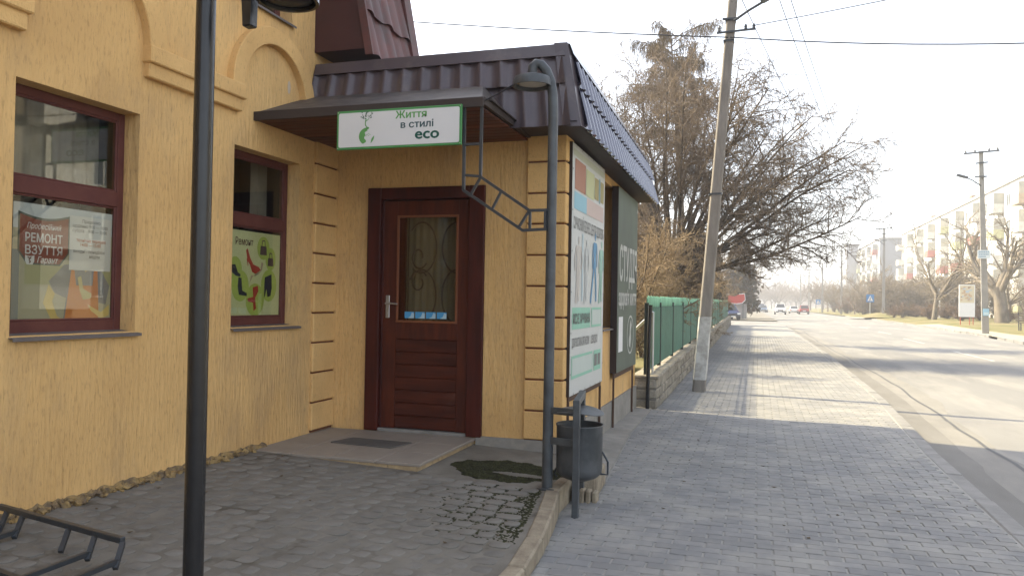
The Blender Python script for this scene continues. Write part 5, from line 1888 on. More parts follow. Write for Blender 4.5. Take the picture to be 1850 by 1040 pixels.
# the big spreading tree behind the fence
root = thing("bare_tree", "wide bare tree with dense tangled twigs overhanging the road behind the green fence", "tree", (-2.6, 25, 0), local=True)
t = Tree(41)
PB_ = dict(seg=[5, 7, 6, 5, 4], wob=[0.05, 0.12, 0.16, 0.2, 0.24], up=[0.0, 0.02, -0.01, -0.03, -0.02], taper=[0.35, 0.75, 0.75, 0.7, 0.6], kids=[9, 10, 8, 5, 0],
           ang=[52, 46, 44, 46, 40], len=[1.75, 0.52, 0.55, 0.6, 0.5], rad=[0.5, 0.36, 0.36, 0.6, 0.6], rmin=0.0072)
PB_["floor"] = lambda p: clamp(0.7 + 1.5 * p.x, 0.5, 2.3)
PB_["from"] = [0.35, 0.18, 0.12, 0.1, 0]
for (dx, dy, az, tilt, L, r) in ((0, 0, 0.2, 8, 2.7, 0.16), (0.25, 0.3, 0.0, 26, 2.4, 0.12), (-0.35, 0.2, 3.0, 22, 2.4, 0.12), (0.5, 1.2, 1.0, 18, 2.5, 0.12)):
    d = Vector((math.sin(math.radians(tilt)) * math.cos(az), math.sin(math.radians(tilt)) * math.sin(az), math.cos(math.radians(tilt))))
    t.grow((dx, dy, -0.05), d, L, r, 0, 4, PB_)
tree_parts(t, root, [0, 1], [2, 3, 4])
# long limbs reaching over the road to the right
t2 = Tree(77)
PL2 = dict(seg=[8, 6, 5, 4], wob=[0.07, 0.15, 0.2, 0.22], up=[-0.015, -0.01, -0.03, -0.02], taper=[0.8, 0.75, 0.7, 0.6], kids=[17, 10, 6, 0], ang=[46, 44, 42, 40], len=[0.42, 0.55, 0.62, 0.5],
           rad=[0.34, 0.36, 0.5, 0.6], rmin=0.0072)
FLOOR = lambda p: clamp(0.7 + 1.5 * p.x, 0.5, 2.3)
PL2["floor"] = FLOOR
PB_["floor"] = FLOOR
PL2["from"] = [0.25, 0.12, 0.1, 0]
limbs = [((-0.1, 0, 2.6), (-0.30, 0.1, 1.0), 6.2), ((-0.1, 0, 2.5), (-0.48, -0.1, 0.95), 5.6), ((0, -0.1, 2.6), (-0.05, -0.15, 1.0), 6.3), ((0, 0.1, 2.4), (0.18, 0.1, 1.0), 6.4), ((-0.2, 0, 2.2), (-0.72, -0.15, 0.75), 4.4),
         ((0.3, 0.2, 2.2), (1, -0.1, 0.42), 5.6), ((0.2, 0.3, 2.6), (0.8, 0.5, 0.75), 5.4), ((0.2, 0, 2.5), (0.62, -0.1, 0.82), 6.2), ((0.2, 0, 2.4), (0.74, 0.1, 0.74), 6.4), ((0.2, 0.1, 2.4), (0.86, -0.15, 0.64), 6.2), ((0.2, 0, 2.2), (0.96, 0.05, 0.52), 6.0), ((0.1, 0, 2.6), (0.42, 0.1, 0.95), 6.2), ((0.1, 0.1, 2.6), (0.52, -0.2, 0.9), 6.0),
         ((0.1, 0, 2.8), (0.55, -0.2, 0.95), 5.8),
         ((0, 0, 2.6), (-0.42, -0.3, 1.0), 5.8), ((0, 0, 2.4), (0.1, -0.3, 1.0), 6.2), ((0, 0.2, 2.2), (-0.8, 0.1, 0.8), 3.6), ((0, 0, 2.2), (-0.15, 0.2, 1.0), 6.4), ((0.1, 0, 2.5), (0.32, 0.1, 1.0), 6.2),
         ((0.2, 0, 2.3), (0.75, -0.5, 0.8), 5.0), ((0, 0, 2.0), (-0.6, -0.5, 0.8), 3.8), ((0.2, 0, 2.1), (0.4, -0.6, 0.7), 4.6), ((0, 0, 1.6), (-0.3, -0.9, 0.6), 3.4),          ((-0.1, 0, 2.2), (-0.65, -0.2, 0.9), 4.6), ((-0.1, 0.2, 2.4), (-0.35, 0.3, 1.0), 5.6), ((0, 0, 2.9), (-0.25, -0.35, 1.0), 5.4), ((0.1, 0, 2.7), (0.22, -0.15, 1.0), 6.0), ((0, 0, 1.8), (-0.9, -0.3, 0.35), 3.2),
         ((0.1, 0, 3.0), (0.7, 0.15, 0.8), 4.8), ((0.1, 0, 2.0), (0.9, 0.2, 0.5), 5.4), ((0, 0, 1.8), (-0.55, -0.8, 0.45), 3.2), ((0.1, 0, 3.2), (0.45, -0.4, 0.9), 5.0), ((0.1, 0, 1.7), (0.5, -0.85, 0.45), 3.4)]
for (p, d, L) in limbs:
    t2.grow(p, d, L, 0.075, 0, 3, PL2)
P0, P1, R0, R1 = t2.arr([0])
obj("limb", segs_mesh("limb", P0, P1, R0, R1, BARK, 6), root)
P0, P1, R0, R1 = t2.arr([1, 2, 3])
obj("crown", segs_mesh("crown", P0, P1, R0, R1, TWIG, 3), root)

# lower golden thicket of the same hedge line, with dry leaves
def bush(name, label, cat, loc, h, w, seed, mat, leafmat=None, nst=14, leaves=0.0, lsize=0.05, group=None, kids2=(11, 9), rmin=0.007):
    root = thing(name, label, cat, loc, group, local=True)
    t = Tree(seed)
    P = dict(seg=[6, 5, 4, 3], wob=[0.12, 0.2, 0.25, 0.25], up=[0.0, -0.04, -0.06, 0], taper=[0.75, 0.7, 0.6, 0.5], kids=[kids2[0], kids2[1], 4, 0], ang=[42, 46, 45, 40], len=[0.42, 0.45, 0.5, 0.5],
             rad=[0.45, 0.5, 0.5, 0.5], rmin=rmin)
    P["from"] = [0.15, 0.1, 0.1, 0]
    g = random.Random(seed)
    for k in range(nst):
        az = g.uniform(0, 6.283)
        tl = math.radians(g.uniform(4, 34))
        d = (math.sin(tl) * math.cos(az) * w, math.sin(tl) * math.sin(az) * w, math.cos(tl))
        t.grow((g.gauss(0, 0.07) * w, g.gauss(0, 0.07) * w, -0.03), d, h * g.uniform(0.65, 1.0), 0.022 * h / 2.5, 0, 3, P)
    P0, P1, R0, R1 = t.arr([0])
    obj("stem", segs_mesh("stem", P0, P1, R0, R1, BARK, 5), root)
    P0, P1, R0, R1 = t.arr([1, 2, 3])
    obj("crown", segs_mesh("crown", P0, P1, R0, R1, mat, 3), root)
    if leaves:
        pts = [x for x in t.tips if g.random() < leaves]
        pts = [(x + g.gauss(0, 0.05), y + g.gauss(0, 0.05), z + g.gauss(0, 0.05)) for x, y, z in pts for _ in range(3)]
        obj("dry_leaves", leaf_mesh("dry_leaves", pts, lsize, leafmat or DRYLEAF, seed, 0.5), root)
    return root
bush("shrub", "golden brown twiggy shrub just behind the dark green banner", "shrub", (-3.1, 17.5, 0), 3.4, 1.2, 51, TWIGB, nst=18, kids2=(14, 10))
bush("shrub", "golden brown twiggy shrub behind the fence left of the leaning pole", "shrub", (-2.9, 21.5, 0), 3.6, 1.2, 52, TWIGB, nst=18, kids2=(14, 10))
bush("shrub", "golden brown twiggy shrub behind the fence right of the leaning pole", "shrub", (-2.9, 29.5, 0), 3.8, 1.2, 53, TWIGB, nst=18, kids2=(14, 10))
bush("shrub", "tall brown shrub behind the fence beneath the overhanging limbs", "shrub", (-3.2, 38, 0), 4.2, 1.2, 54, TWIGB, nst=16, kids2=(12, 9), rmin=0.009)

# tall drooping rusty tree behind
root = thing("tall_tree", "tall narrow tree with drooping rust-coloured foliage rising above the bare tree", "tree", (-3.0, 35, 0), local=True)
t = Tree(5)
g5 = random.Random(9)
PT_ = dict(seg=[10, 5, 4], wob=[0.02, 0.10, 0.2], up=[0.05, -0.10, -0.30], taper=[0.9, 0.7, 0.6], kids=[44, 8, 0], ang=[58, 45, 40], len=[0.24, 0.5, 0.5], rad=[0.28, 0.5, 0.5], rmin=0.008)
PT_["from"] = [0.60, 0.15, 0]
t.grow((0, 0, 0), (0, 0, 1), 13.4, 0.22, 0, 2, PT_)
tree_parts(t, root, [0], [1, 2], wm=LARCHL)
P0, P1, R0, R1 = [], [], [], []
for (a, b, _, _) in t.lv[2] + t.lv[1]:      # hanging hair-thin shoots
    for k in range(4):
        f = g5.random()
        q = (lerp(a[0], b[0], f) + g5.gauss(0, 0.03), lerp(a[1], b[1], f) + g5.gauss(0, 0.03), lerp(a[2], b[2], f))
        L = g5.uniform(0.2, 0.6)
        m = (q[0] + g5.gauss(0, 0.10), q[1] + g5.gauss(0, 0.10), q[2] - L * 0.4)
        e = (m[0] + g5.gauss(0, 0.05), m[1] + g5.gauss(0, 0.05), m[2] - L * 0.6)
        P0 += [q, m]; P1 += [m, e]; R0 += [0.009, 0.008]; R1 += [0.008, 0.004]
obj("foliage", segs_mesh("foliage", P0, P1, R0, R1, LARCHL, 3), root)

# dark conifers at the far end of the fence
def conifer(label, loc, h, w, seed, mat, name="conifer", n=4200, ls=0.16):
    root = thing(name, label, "tree", loc, local=True)
    g = random.Random(seed)
    pts, P0, P1, R0, R1 = [], [], [], [], []
    nb_ = 110
    for k in range(nb_):
        z = h * (0.13 + 0.85 * (k / nb_))
        rr_ = w * (1 - (z / h)) ** 0.75 * g.uniform(0.65, 1.1) + 0.15
        a = g.uniform(0, 6.283)
        e = (rr_ * math.cos(a), rr_ * math.sin(a), z - 0.12 * rr_ + g.gauss(0, 0.1))
        P0.append((0, 0, z)); P1.append(e); R0.append(0.03); R1.append(0.01)
        for _ in range(n // nb_):
            f = g.random() ** 0.6
            pts.append((e[0] * f + g.gauss(0, 0.14), e[1] * f + g.gauss(0, 0.14), lerp(z, e[2], f) + g.gauss(0, 0.14)))
    obj("crown", leaf_mesh("crown", pts, ls, mat, seed, 0.6, 2.0), root)
    P0.append((0, 0, -0.1)); P1.append((0, 0, h * 0.95)); R0.append(0.16); R1.append(0.03)
    obj("trunk", segs_mesh("trunk", P0, P1, R0, R1, BARK, 5), root)
conifer("dark broad conifer at the far end of the green fence", (-3.4, 58, 0), 6.6, 1.7, 3, THUJA, n=6000)
conifer("dark conifer with rusty patches near the end of the green fence", (-3.7, 49, 0), 6.2, 1.6, 4, THUJA, n=6000)
conifer("dark conifer on a bare trunk beyond the side street", (-1.9, 90, 0), 9.5, 3.0, 6, THUJA, n=7000, ls=0.22)
conifer("lone dark conifer deep in the yard behind the fence", (-7, 52, 0), 9, 2.4, 8, THUJA)

# ---------------- right-hand side trees
def broad(name, label, loc, seed, h, r, limbs, spread=1.0, mat=None, bark=None, group=None, dens=(9, 8, 6), tl=0.22, rmin=0.02):
    root = thing(name, label, "tree", loc, group, local=True)
    t = Tree(seed)
    P = dict(seg=[4, 7, 6, 5, 4], wob=[0.04, 0.10, 0.15, 0.2, 0.2], up=[0.02, 0.045, 0.03, 0.0, 0], taper=[0.25, 0.8, 0.75, 0.7, 0.6], kids=[limbs, dens[0], dens[1], dens[2] if len(dens) > 2 else 4, 0],
             ang=[34 * spread, 40, 42, 42, 40], len=[3.9, 0.5, 0.5, 0.5, 0.5], rad=[0.5, 0.30, 0.4, 0.6, 0.5], rmin=rmin)
    P["from"] = [0.62, 0.22, 0.15, 0.1, 0]
    t.grow((0, 0, -0.1), (0.02, 0, 1), h * tl, r, 0, 3, P)
    tree_parts(t, root, [0, 1], [2, 3], bark, mat)
    return root
PALEB = M("pale_bark", (0.22, 0.185, 0.14), 0.95, 0.1, col2=(0.13, 0.11, 0.085), vscale=3, stretch=(1, 1, 0.3), var=1.0, bump=0.8, bscale=12, bdist=0.03)  # lighter bark tone for the right-hand trees
PALET = M("pale_twigs", (0.24, 0.20, 0.145), 0.9, 0.1, col2=(0.17, 0.14, 0.10), vscale=0.5, var=1.0)
broad("bare_tree", "stout bare tree forking into upright limbs right of the plaque pole", (20.4, 78.5, 0.25), 12, 14.5, 0.62, 8, 0.8, PALET, PALEB, dens=(14, 10), tl=0.22)
broad("bare_tree", "bare tree with wide sagging limbs between the two right-hand poles", (16.9, 88, 0.3), 23, 12.0, 0.27, 8, 1.25, PALET, PALEB, dens=(14, 10), tl=0.24)
src = broad("bare_tree", "slim bare tree in the thicket beyond the right-hand verge", (24, 104, 0.3), 31, 9.0, 0.17, 7, 1.1, PALET, PALEB, "thicket trees beyond the verge", dens=(10, 9), tl=0.24, rmin=0.032)
src2 = broad("bare_tree", "slim bare tree in the thicket beyond the right-hand verge", (28, 112, 0.3), 32, 8.0, 0.16, 8, 1.2, PALET, PALEB, "thicket trees beyond the verge", dens=(10, 9), tl=0.22, rmin=0.032)
rt = random.Random(17)
spots = [(15.5, 118), (17.2, 128), (19.5, 122), (21.5, 132), (15.2, 140), (18.5, 150), (22, 146), (25, 120), (27.5, 98), (24, 90), (30, 118), (14.6, 158), (17, 168), (20, 178), (14.4, 182), (16.5, 196), (26, 150), (31, 140), (22.5, 112), (19.8, 108)]
for k, (x, y) in enumerate(spots):
    c = copy_tree(src if k % 2 else src2)
    c.location = (x, y, 0.3)
    c.rotation_euler = (0, 0, rt.uniform(0, 6.28))
    s = rt.uniform(0.75, 1.15)
    c.scale = (s, s, s * rt.uniform(0.9, 1.1))
# far row along the road, fading in the haze
fr1 = broad("bare_tree", "hazy bare tree in the far rows where the road disappears", (13.5, 225, 0.3), 44, 12, 0.2, 8, 1.2, TWIG, BARK, "far trees along the road", dens=(9, 8), tl=0.22, rmin=0.06)
for k in range(34):
    c = copy_tree(fr1)
    left = k % 2 == 0
    y = 100 + k * 9 if left else 215 + k * 7
    x = -3.5 - rt.uniform(0, 4) - (y > 220) * 1.0 if left else 13 + rt.uniform(0, 10) - (y - 200) * 0.012
    c.location = (x, y, 0.0 if left else 0.3)
    c.rotation_euler = (0, 0, rt.uniform(0, 6.28))
    s = rt.uniform(0.8, 1.25)
    c.scale = (s, s, s)
for k in range(12):                          # where the road bends away the rows close over it
    c = copy_tree(fr1)
    c.location = (rt.uniform(-5, 10), rt.uniform(300, 410), 0.0)
    c.rotation_euler = (0, 0, rt.uniform(0, 6.28))
    s = rt.uniform(1.0, 1.5)
    c.scale = (s, s, s)
# wood that closes the view
g = random.Random(99)
P0, P1, R0, R1 = [], [], [], []
for k in range(9000):
    x, y = g.uniform(-130, 160), g.uniform(430, 520)
    if abs(x - 5) < 4 and y < 470:
        continue
    h = g.uniform(7, 15) * (0.85 + 0.3 * math.sin(x * 0.11))
    z = g.uniform(0, h)
    a = g.uniform(0, 6.28)
    L = g.uniform(1, 3)
    P0.append((x, y, z)); P1.append((x + L * math.cos(a), y + L * math.sin(a), z + g.uniform(0.3, 2.2))); R0.append(0.22); R1.append(0.06)
tag(obj("far_wood", segs_mesh("far_wood", P0, P1, R0, R1, TWIG, 3)), "hazy grey wood closing the view down the road", "wood", kind="stuff")

# clipped hedges and bare shrubs along the right verge
hsrc = bush("hedge_bush", "reddish brown bare hedge bush along the right-hand verge", "bush", (18.5, 84, 0.3), 1.7, 1.5, 61, HEDGE, nst=26, group="hedge bushes along the verge", kids2=(8, 6), rmin=0.018)
for k, (x, y, s) in enumerate([(20.5, 86, 1), (22.5, 84, 0.9), (24.5, 82, 0.9), (16.9, 90, 1.05), (19, 92, 1.1), (23.8, 78, 0.85), (26, 79, 0.9), (15.2, 128, 1.9), (16.2, 134, 1.8), (14.6, 146, 1.8), (21.5, 95, 1.1), (28, 80, 1.0), (14.9, 99, 0.9), (16.3, 102, 1.1), (18.1, 104, 1.0)]):
    c = copy_tree(hsrc)
    c.location = (x, y, 0.28)
    c.rotation_euler = (0, 0, k * 1.1)
    c.scale = (s, s, s)

tsrc = bush("thicket_bush", "tall tan bare bush filling the thicket along the right verge", "bush", (16.2, 112, 0.3), 4.6, 1.5, 63, PALET, nst=24, group="tan bushes in the right-hand thicket", kids2=(9, 7), rmin=0.024)
for k in range(34):
    c = copy_tree(tsrc)
    y = rt.uniform(92, 175)
    x = (14.6 if y > 110 else 18.5) + abs(rt.gauss(0, 6))
    c.location = (x, y, 0.3)
    c.rotation_euler = (0, 0, rt.uniform(0, 6.28))
    s = rt.uniform(0.7, 1.25)
    c.scale = (s, s, s)

# ================================================================== RIGHT-HAND POLES, SIGNS, BILLBOARD, BENCH
def far_pole(label, x, y, z, h, arm=None, plaques=(), lean=0.0, group=None):
    root = thing("utility_pole", label, "utility pole", (x, y, z), group)
    mb = MB()
    mb.prism([(x - 0.19, y - 0.14, z - 0.1), (x + 0.19, y - 0.14, z - 0.1), (x + 0.16, y + 0.14, z - 0.1), (x - 0.16, y + 0.14, z - 0.1)], (lean, 0, h + 0.1))
    n = 8
    for i in range(4, 8):
        c = mb.v[i]
        mb.v[i] = (x + lean + (c[0] - x - lean) * 0.6, y + (c[1] - y) * 0.6, c[2])
    part("shaft", mb, M("far_pole_concrete", (0.30, 0.285, 0.26), 0.9, 0.2, col2=(0.23, 0.22, 0.20), vscale=2, bump=0.4), root)  # lighter concrete than the near pole
    tx = x + lean
    for (xa, za, xb, zb_, w_) in ((-0.95, -0.15, 0.95, -0.02, 0.09), (-0.3, -0.75, 0.35, -0.7, 0.08), (-0.35, -1.55, 0.3, -1.55, 0.08)):
        mb = MB()
        mb.bar((tx + xa, y - 0.16, z + h + za), (tx + xb, y - 0.16, z + h + zb_), w_, w_)
        part("crossarm", mb, IRON, root)
    for dx in (-0.85, -0.35, 0.4, 0.85):
        mb = MB()
        mb.lathe([(0.03, 0), (0.07, 0.02), (0.05, 0.10), (0.07, 0.12), (0.03, 0.22), (0, 0.22)], (tx + dx, y - 0.16, z + h - 0.1 + 0.07 * dx), 7)
        part("insulator", mb, IRON, root)
    if arm:
        mb = MB()
        mb.tube([(tx, y - 0.1, z + h - 2.1), (tx - arm * 0.6, y - 0.1, z + h - 1.75), (tx - arm, y - 0.1, z + h - 1.6)], 0.035, 6)
        mb.obox((tx - arm - 0.25, y - 0.1, z + h - 1.5), (0.3, 0, -0.1), (0, 0.12, 0), (0.02, 0, 0.06))
        part("lamp_arm", mb, IRON, root)
    return root
p53 = far_pole("concrete pole with a pale plaque and a blue notice on the right-hand pavement", 13.0, 53.3, 0.0, 10.95, 0.75, lean=-0.3)
mb = MB()
mb.box(12.52, 13.20, 53.08, 53.1, 4.47, 4.98)
pq = part("plaque", mb, flat("plaque_pale", (0.60, 0.66, 0.68)), p53)
F = Face((12.52, 53.078, 4.47), (1, 0, 0), (0, 0, 1))
mb = MB()
for k, (a, b) in enumerate(((0.05, 0.62), (0.08, 0.6), (0.05, 0.45))):
    for j in range(6):
        q = lerp(a, b, j / 6)
        F.rect(mb, q, 0.36 - k * 0.14, q + (b - a) / 6 * 0.7, 0.44 - k * 0.14, 0.004)
part("plaque_print", mb, flat("plaque_ink", (0.22, 0.33, 0.42)), pq)
mb = MB()
mb.box(12.83, 13.16, 53.11, 53.13, 1.06, 1.48)
pq = part("notice", mb, flat("notice_blue", (0.30, 0.50, 0.62)), p53)
mb = MB()
F = Face((12.83, 53.108, 1.06), (1, 0, 0), (0, 0, 1))
F.rect(mb, 0.04, 0.05, 0.29, 0.2, 0.004)
part("notice_print", mb, flat("notice_pale", (0.5, 0.62, 0.66)), pq)
far_pole("grey pole standing in a grassy mound beyond the kerb on the right", 14.9, 107, 0.3, 11.0, 0.6)
mb = MB()
mb.lathe([(4.2, -0.05), (3.0, 0.10), (1.6, 0.36), (0.6, 0.5), (0, 0.52)], (14.9, 107.5, 0.22), 20)
structure("grass_mound", mb, TURF, smooth=60)
far_pole("third grey pole along the right verge, left of the round tower", 13.7, 146, 0.2, 11.5, 0.8)
far_pole("fourth pole along the right verge, half hidden by twigs", 12.6, 173, 0.1, 10.2, 0.8)
far_pole("fifth distant pole along the right verge", 11.9, 206, 0.1, 10.2, 0.8)
far_pole("farthest visible pole along the right verge", 11.6, 240, 0.1, 10.2, 0.8)
wire("overhead_cable", (12.75, 53.3, 9.3), (14.9, 107, 10.1), 0.5, 0.022, "cable dipping from the plaque pole to the pole in the mound")
wire("overhead_cable", (12.9, 12.0, 9.3), (12.75, 53.3, 9.3), 0.5, 0.018, "cable coming in from the right edge to the plaque pole")

def cross_sign(label, x, y, z, h):
    root = thing("crossing_sign", label, "road sign", (x, y, z))
    mb = MB()
    mb.tube([(x, y, z - 0.1), (x, y, z + h)], 0.045, 8)
    part("post", mb, M("sign_post_grey", (0.5, 0.5, 0.49), 0.5), root)
    s = 0.46
    mb = MB()
    mb.box(x - s, x + s, y - 0.07, y - 0.05, z + h - 0.95, z + h + 0.05)
    part("board", mb, flat("sign_blue", (0.03, 0.17, 0.42), 0.4), root)
    F = Face((x - s, y - 0.072, z + h - 0.95), (1, 0, 0), (0, 0, 1))
    mb = MB()
    F.poly(mb, [(0.12, 0.15), (0.80, 0.15), (0.46, 0.86)], 0.003)
    part("triangle", mb, flat("sign_white", (0.7, 0.7, 0.7)), root)
    mb = MB()
    F.disc(mb, 0.47, 0.63, 0.045, 0.045, 0.006, 10)
    F.stroke(mb, [(0.46, 0.57), (0.45, 0.40)], 0.08, 0.006)
    F.stroke(mb, [(0.45, 0.42), (0.36, 0.20)], 0.05, 0.0065)
    F.stroke(mb, [(0.46, 0.42), (0.57, 0.21)], 0.05, 0.007)
    F.stroke(mb, [(0.37, 0.44), (0.46, 0.55), (0.56, 0.45)], 0.03, 0.0075)
    for k in range(4):
        F.rect(mb, 0.2 + k * 0.14, 0.165, 0.27 + k * 0.14, 0.20, 0.006)
    part("walker", mb, BLACKP, root)
cross_sign("nearer blue pedestrian crossing sign on the right verge", 13.75, 110, 0.15, 2.85)
cross_sign("farther blue pedestrian crossing sign on the right verge", 12.15, 178, 0.05, 2.7)

bb = thing("billboard", "upright pale billboard with a faded picture on thin red legs", "billboard", (16.3, 72, 0.13))
bx0, bx1, by, bz0, bz1 = 15.66, 16.82, 72.0, 0.78, 3.4
mb = MB()
mb.box(bx0, bx1, by, by + 0.08, bz0, bz1)
part("panel", mb, flat("billboard_white", (0.74, 0.74, 0.74)), bb)
F = Face((bx0, by, bz0), (1, 0, 0), (0, 0, 1))
mb = MB()
cols_ = [flat("bb_cream", (0.62, 0.55, 0.40)), flat("bb_tan", (0.52, 0.37, 0.24)), flat("bb_brown", (0.38, 0.27, 0.18)), flat("bb_blue", (0.45, 0.52, 0.58))]
gb = random.Random(4)
mb.cur = 0
F.rect(mb, 0.06, 1.15, 1.10, 2.56, 0.004)
for k in range(26):
    mb.cur = gb.choice([0, 1, 2, 3, 1])
    x, y = gb.uniform(0.1, 0.82), gb.uniform(1.25, 2.35)
    F.poly(mb, [(x, y), (x + gb.uniform(.1, .28), y + gb.uniform(-.03, .05)), (x + gb.uniform(.1, .28), y + gb.uniform(.08, .2)), (x + gb.uniform(-.02, .05), y + gb.uniform(.06, .16))], 0.006 + 0.001 * k)
part("picture", mb, cols_, bb)
for x in (bx0 + 0.12, bx1 - 0.38, bx1 - 0.12):
    mb = MB()
    mb.bar((x, by + 0.04, 0.0), (x, by + 0.04, bz0), 0.05, 0.05)
    part("leg", mb, flat("leg_red", (0.42, 0.10, 0.06)), bb)
mb = MB()
mb.tube([(19.2, 97, 0.2), (19.2, 97, 3.6)], 0.09, 8)
single("grey_post", mb, M("sign_post_grey", (0.5, 0.5, 0.49), 0.5), "plain grey post before the hedge left of the billboard", "post")
bn = thing("park_bench", "wooden park bench cut by the right edge of the photo", "bench", (17.3, 61, 0.1))
for k in range(5):
    mb = MB()
    mb.box(16.75, 18.55, 60.75 + 0.1 * k, 60.83 + 0.1 * k, 0.53, 0.57)
    part("seat_slat", mb, M("bench_wood", (0.23, 0.19, 0.14), 0.8), bn)
for k in range(4):
    mb = MB()
    mb.box(16.75, 18.55, 61.25 + 0.045 * k, 61.29 + 0.045 * k, 0.66 + 0.15 * k, 0.77 + 0.15 * k)
    part("back_slat", mb, M("bench_wood", (0.23, 0.19, 0.14), 0.8), bn)
for x in (16.95, 18.35):
    mb = MB()
    mb.bar((x, 60.8, 0.02), (x, 60.8, 0.53), 0.06, 0.06)
    mb.bar((x, 61.2, 0.02), (x, 61.42, 1.25), 0.06, 0.06)
    mb.bar((x, 60.75, 0.5), (x, 61.25, 0.5), 0.05, 0.05)
    part("frame", mb, IRON, bn)

# ================================================================== CARS
def car(label, loc, rotz, paint, L=4.2, W=1.7, H=1.5, suv=False, front_face=True):
    root = thing("car", label, "car", loc, local=True, rotz=rotz)
    hw = W / 2
    zb = 0.28 if not suv else 0.36
    belt = H * 0.60
    # body loft along y (front at -L/2)
    st = [(-L / 2, 0.55, zb + 0.1, belt * 0.74), (-L / 2 + 0.12, 0.90, zb, belt * 0.86), (-L / 2 + 0.95, 0.99, zb - 0.04, belt * 0.99), (0.2, 1.0, zb - 0.05, belt + 0.02), (L / 2 - 0.6, 0.98, zb - 0.03, belt + 0.03), (L / 2 - 0.08, 0.9, zb, belt), (L / 2, 0.72, zb + 0.1, belt * 0.9)]
    mb = MB()
    vs = []
    for y, w, z0, z1 in st:
        w *= hw
        vs += [(-w * .92, y, z0), (w * .92, y, z0), (w, y, (z0 + z1) / 2), (w * .93, y, z1), (-w * .93, y, z1), (-w, y, (z0 + z1) / 2)]
    n = len(st)
    fs = [(6 * i + k, 6 * i + (k + 1) % 6, 6 * i + 6 + (k + 1) % 6, 6 * i + 6 + k) for i in range(n - 1) for k in range(6)] + [tuple(range(6)), tuple(range(6 * n - 6, 6 * n))]
    mb.add(vs, fs)
    ca, cb, cc, cd = -L / 2 + 1.0, -L / 2 + 1.65, L / 2 - (0.55 if suv else 1.1), L / 2 - (0.2 if suv else 0.45)
    w0, w1 = hw * 0.92, hw * 0.74
    mb.add([(-w0, ca, belt), (w0, ca, belt), (w0, cd, belt), (-w0, cd, belt), (-w1, cb, H), (w1, cb, H), (w1, cc, H), (-w1, cc, H)], [(4, 5, 6, 7), (0, 1, 5, 4), (1, 2, 6, 5), (2, 3, 7, 6), (3, 0, 4, 7)])
    o = obj("body", mb.mesh("body", paint, 35, 0.03), root)
    gl = M("car_glass", (0.03, 0.035, 0.04), 0.08, 0.6)
    def win(a, b, c, d, k=0.012):
        a, b, c, d = map(Vector, (a, b, c, d))
        nn = (b - a).cross(d - a).normalized() * k
        m2 = MB()
        ctr = (a + b + c + d) / 4
        m2.quad(*[ctr + (p - ctr) * 0.86 + nn for p in (a, b, c, d)])
        obj("window", m2.mesh("window", gl), root)
    win((-w0, ca, belt), (w0, ca, belt), (w1, cb, H), (-w1, cb, H))
    win((w0, cd, belt), (-w0, cd, belt), (-w1, cc, H), (w1, cc, H))
    win((w0, ca, belt), (w0, cd, belt), (w1, cc, H), (w1, cb, H))
    win((-w0, cd, belt), (-w0, ca, belt), (-w1, cb, H), (-w1, cc, H))
    for x in (-1, 1):
        for y in (-L * 0.31, L * 0.31):
            m2 = MB()
            m2.tube([(x * (hw - 0.2), y, 0.31), (x * (hw + 0.01), y, 0.31)], 0.31, 16)
            wh = obj("wheel", m2.mesh("wheel", M("tyre", (0.02, 0.02, 0.02), 0.8), 40), root)
            m2 = MB()
            m2.tube([(x * hw, y, 0.31), (x * (hw + 0.02), y, 0.31)], 0.19, 12)
            obj("rim", m2.mesh("rim", M("rim_grey", (0.4, 0.4, 0.4), 0.4, metal=0.6), 40), wh)
        m2 = MB()
        m2.box(min(x * hw * .5, x * hw * .86), max(x * hw * .5, x * hw * .86), -L / 2 + 0.0, -L / 2 + 0.12, belt * 0.62, belt * 0.78)
        obj("headlight", m2.mesh("headlight", flat("headlight_clear", (0.75, 0.75, 0.72), 0.2), None, 0.01), root)
        m2 = MB()
        m2.box(min(x * hw * .62, x * hw * .9), max(x * hw * .62, x * hw * .9), L / 2 - 0.12, L / 2 + 0.012, belt * 0.66, belt * 0.9)
        obj("tail_light", m2.mesh("tail_light", flat("tail_red", (0.45, 0.03, 0.02), 0.3), None, 0.01), root)
    m2 = MB()
    m2.box(-hw * .45, hw * .45, -L / 2 - 0.012, -L / 2 + 0.1, belt * 0.50, belt * 0.74)
    obj("grille", m2.mesh("grille", M("grille_dark", (0.03, 0.03, 0.03), 0.5)), root)
    m2 = MB()
    m2.box(-0.26, 0.26, -L / 2 - 0.03, -L / 2 - 0.014, belt * 0.36, belt * 0.47)
    m2.box(-0.26, 0.26, L / 2 + 0.004, L / 2 + 0.02, belt * 0.55, belt * 0.68)
    obj("number_plate", m2.mesh("number_plate", flat("plate_white", (0.7, 0.7, 0.68))), root)
    m2 = MB()
    for yy in (-L / 2 + 0.02, L / 2 - 0.10):
        m2.box(-hw * .84, hw * .84, yy - 0.04, yy + 0.1, zb + 0.02, zb + 0.17)
    obj("bumper", m2.mesh("bumper", M("bumper_dark", (0.06, 0.06, 0.062), 0.6), None, 0.02), root)
    return root
def paint(n, c):
    return M("paint_" + n, c, 0.25, 0.6, col2=tuple(v * 0.95 for v in c))
car("white off-road car driving towards the viewer", (3.6, 141, RZ), 0.0, paint("white", (0.66, 0.66, 0.66)), 4.4, 1.85, 1.85, True)
car("white saloon driving away beside the red hatchback", (6.75, 165, RZ), math.pi, paint("silver_white", (0.6, 0.6, 0.6)), 4.3, 1.75, 1.45)
car("dark red hatchback driving away down the road", (8.05, 154, RZ), math.pi, paint("red", (0.22, 0.025, 0.02)), 4.0, 1.75, 1.62, True)
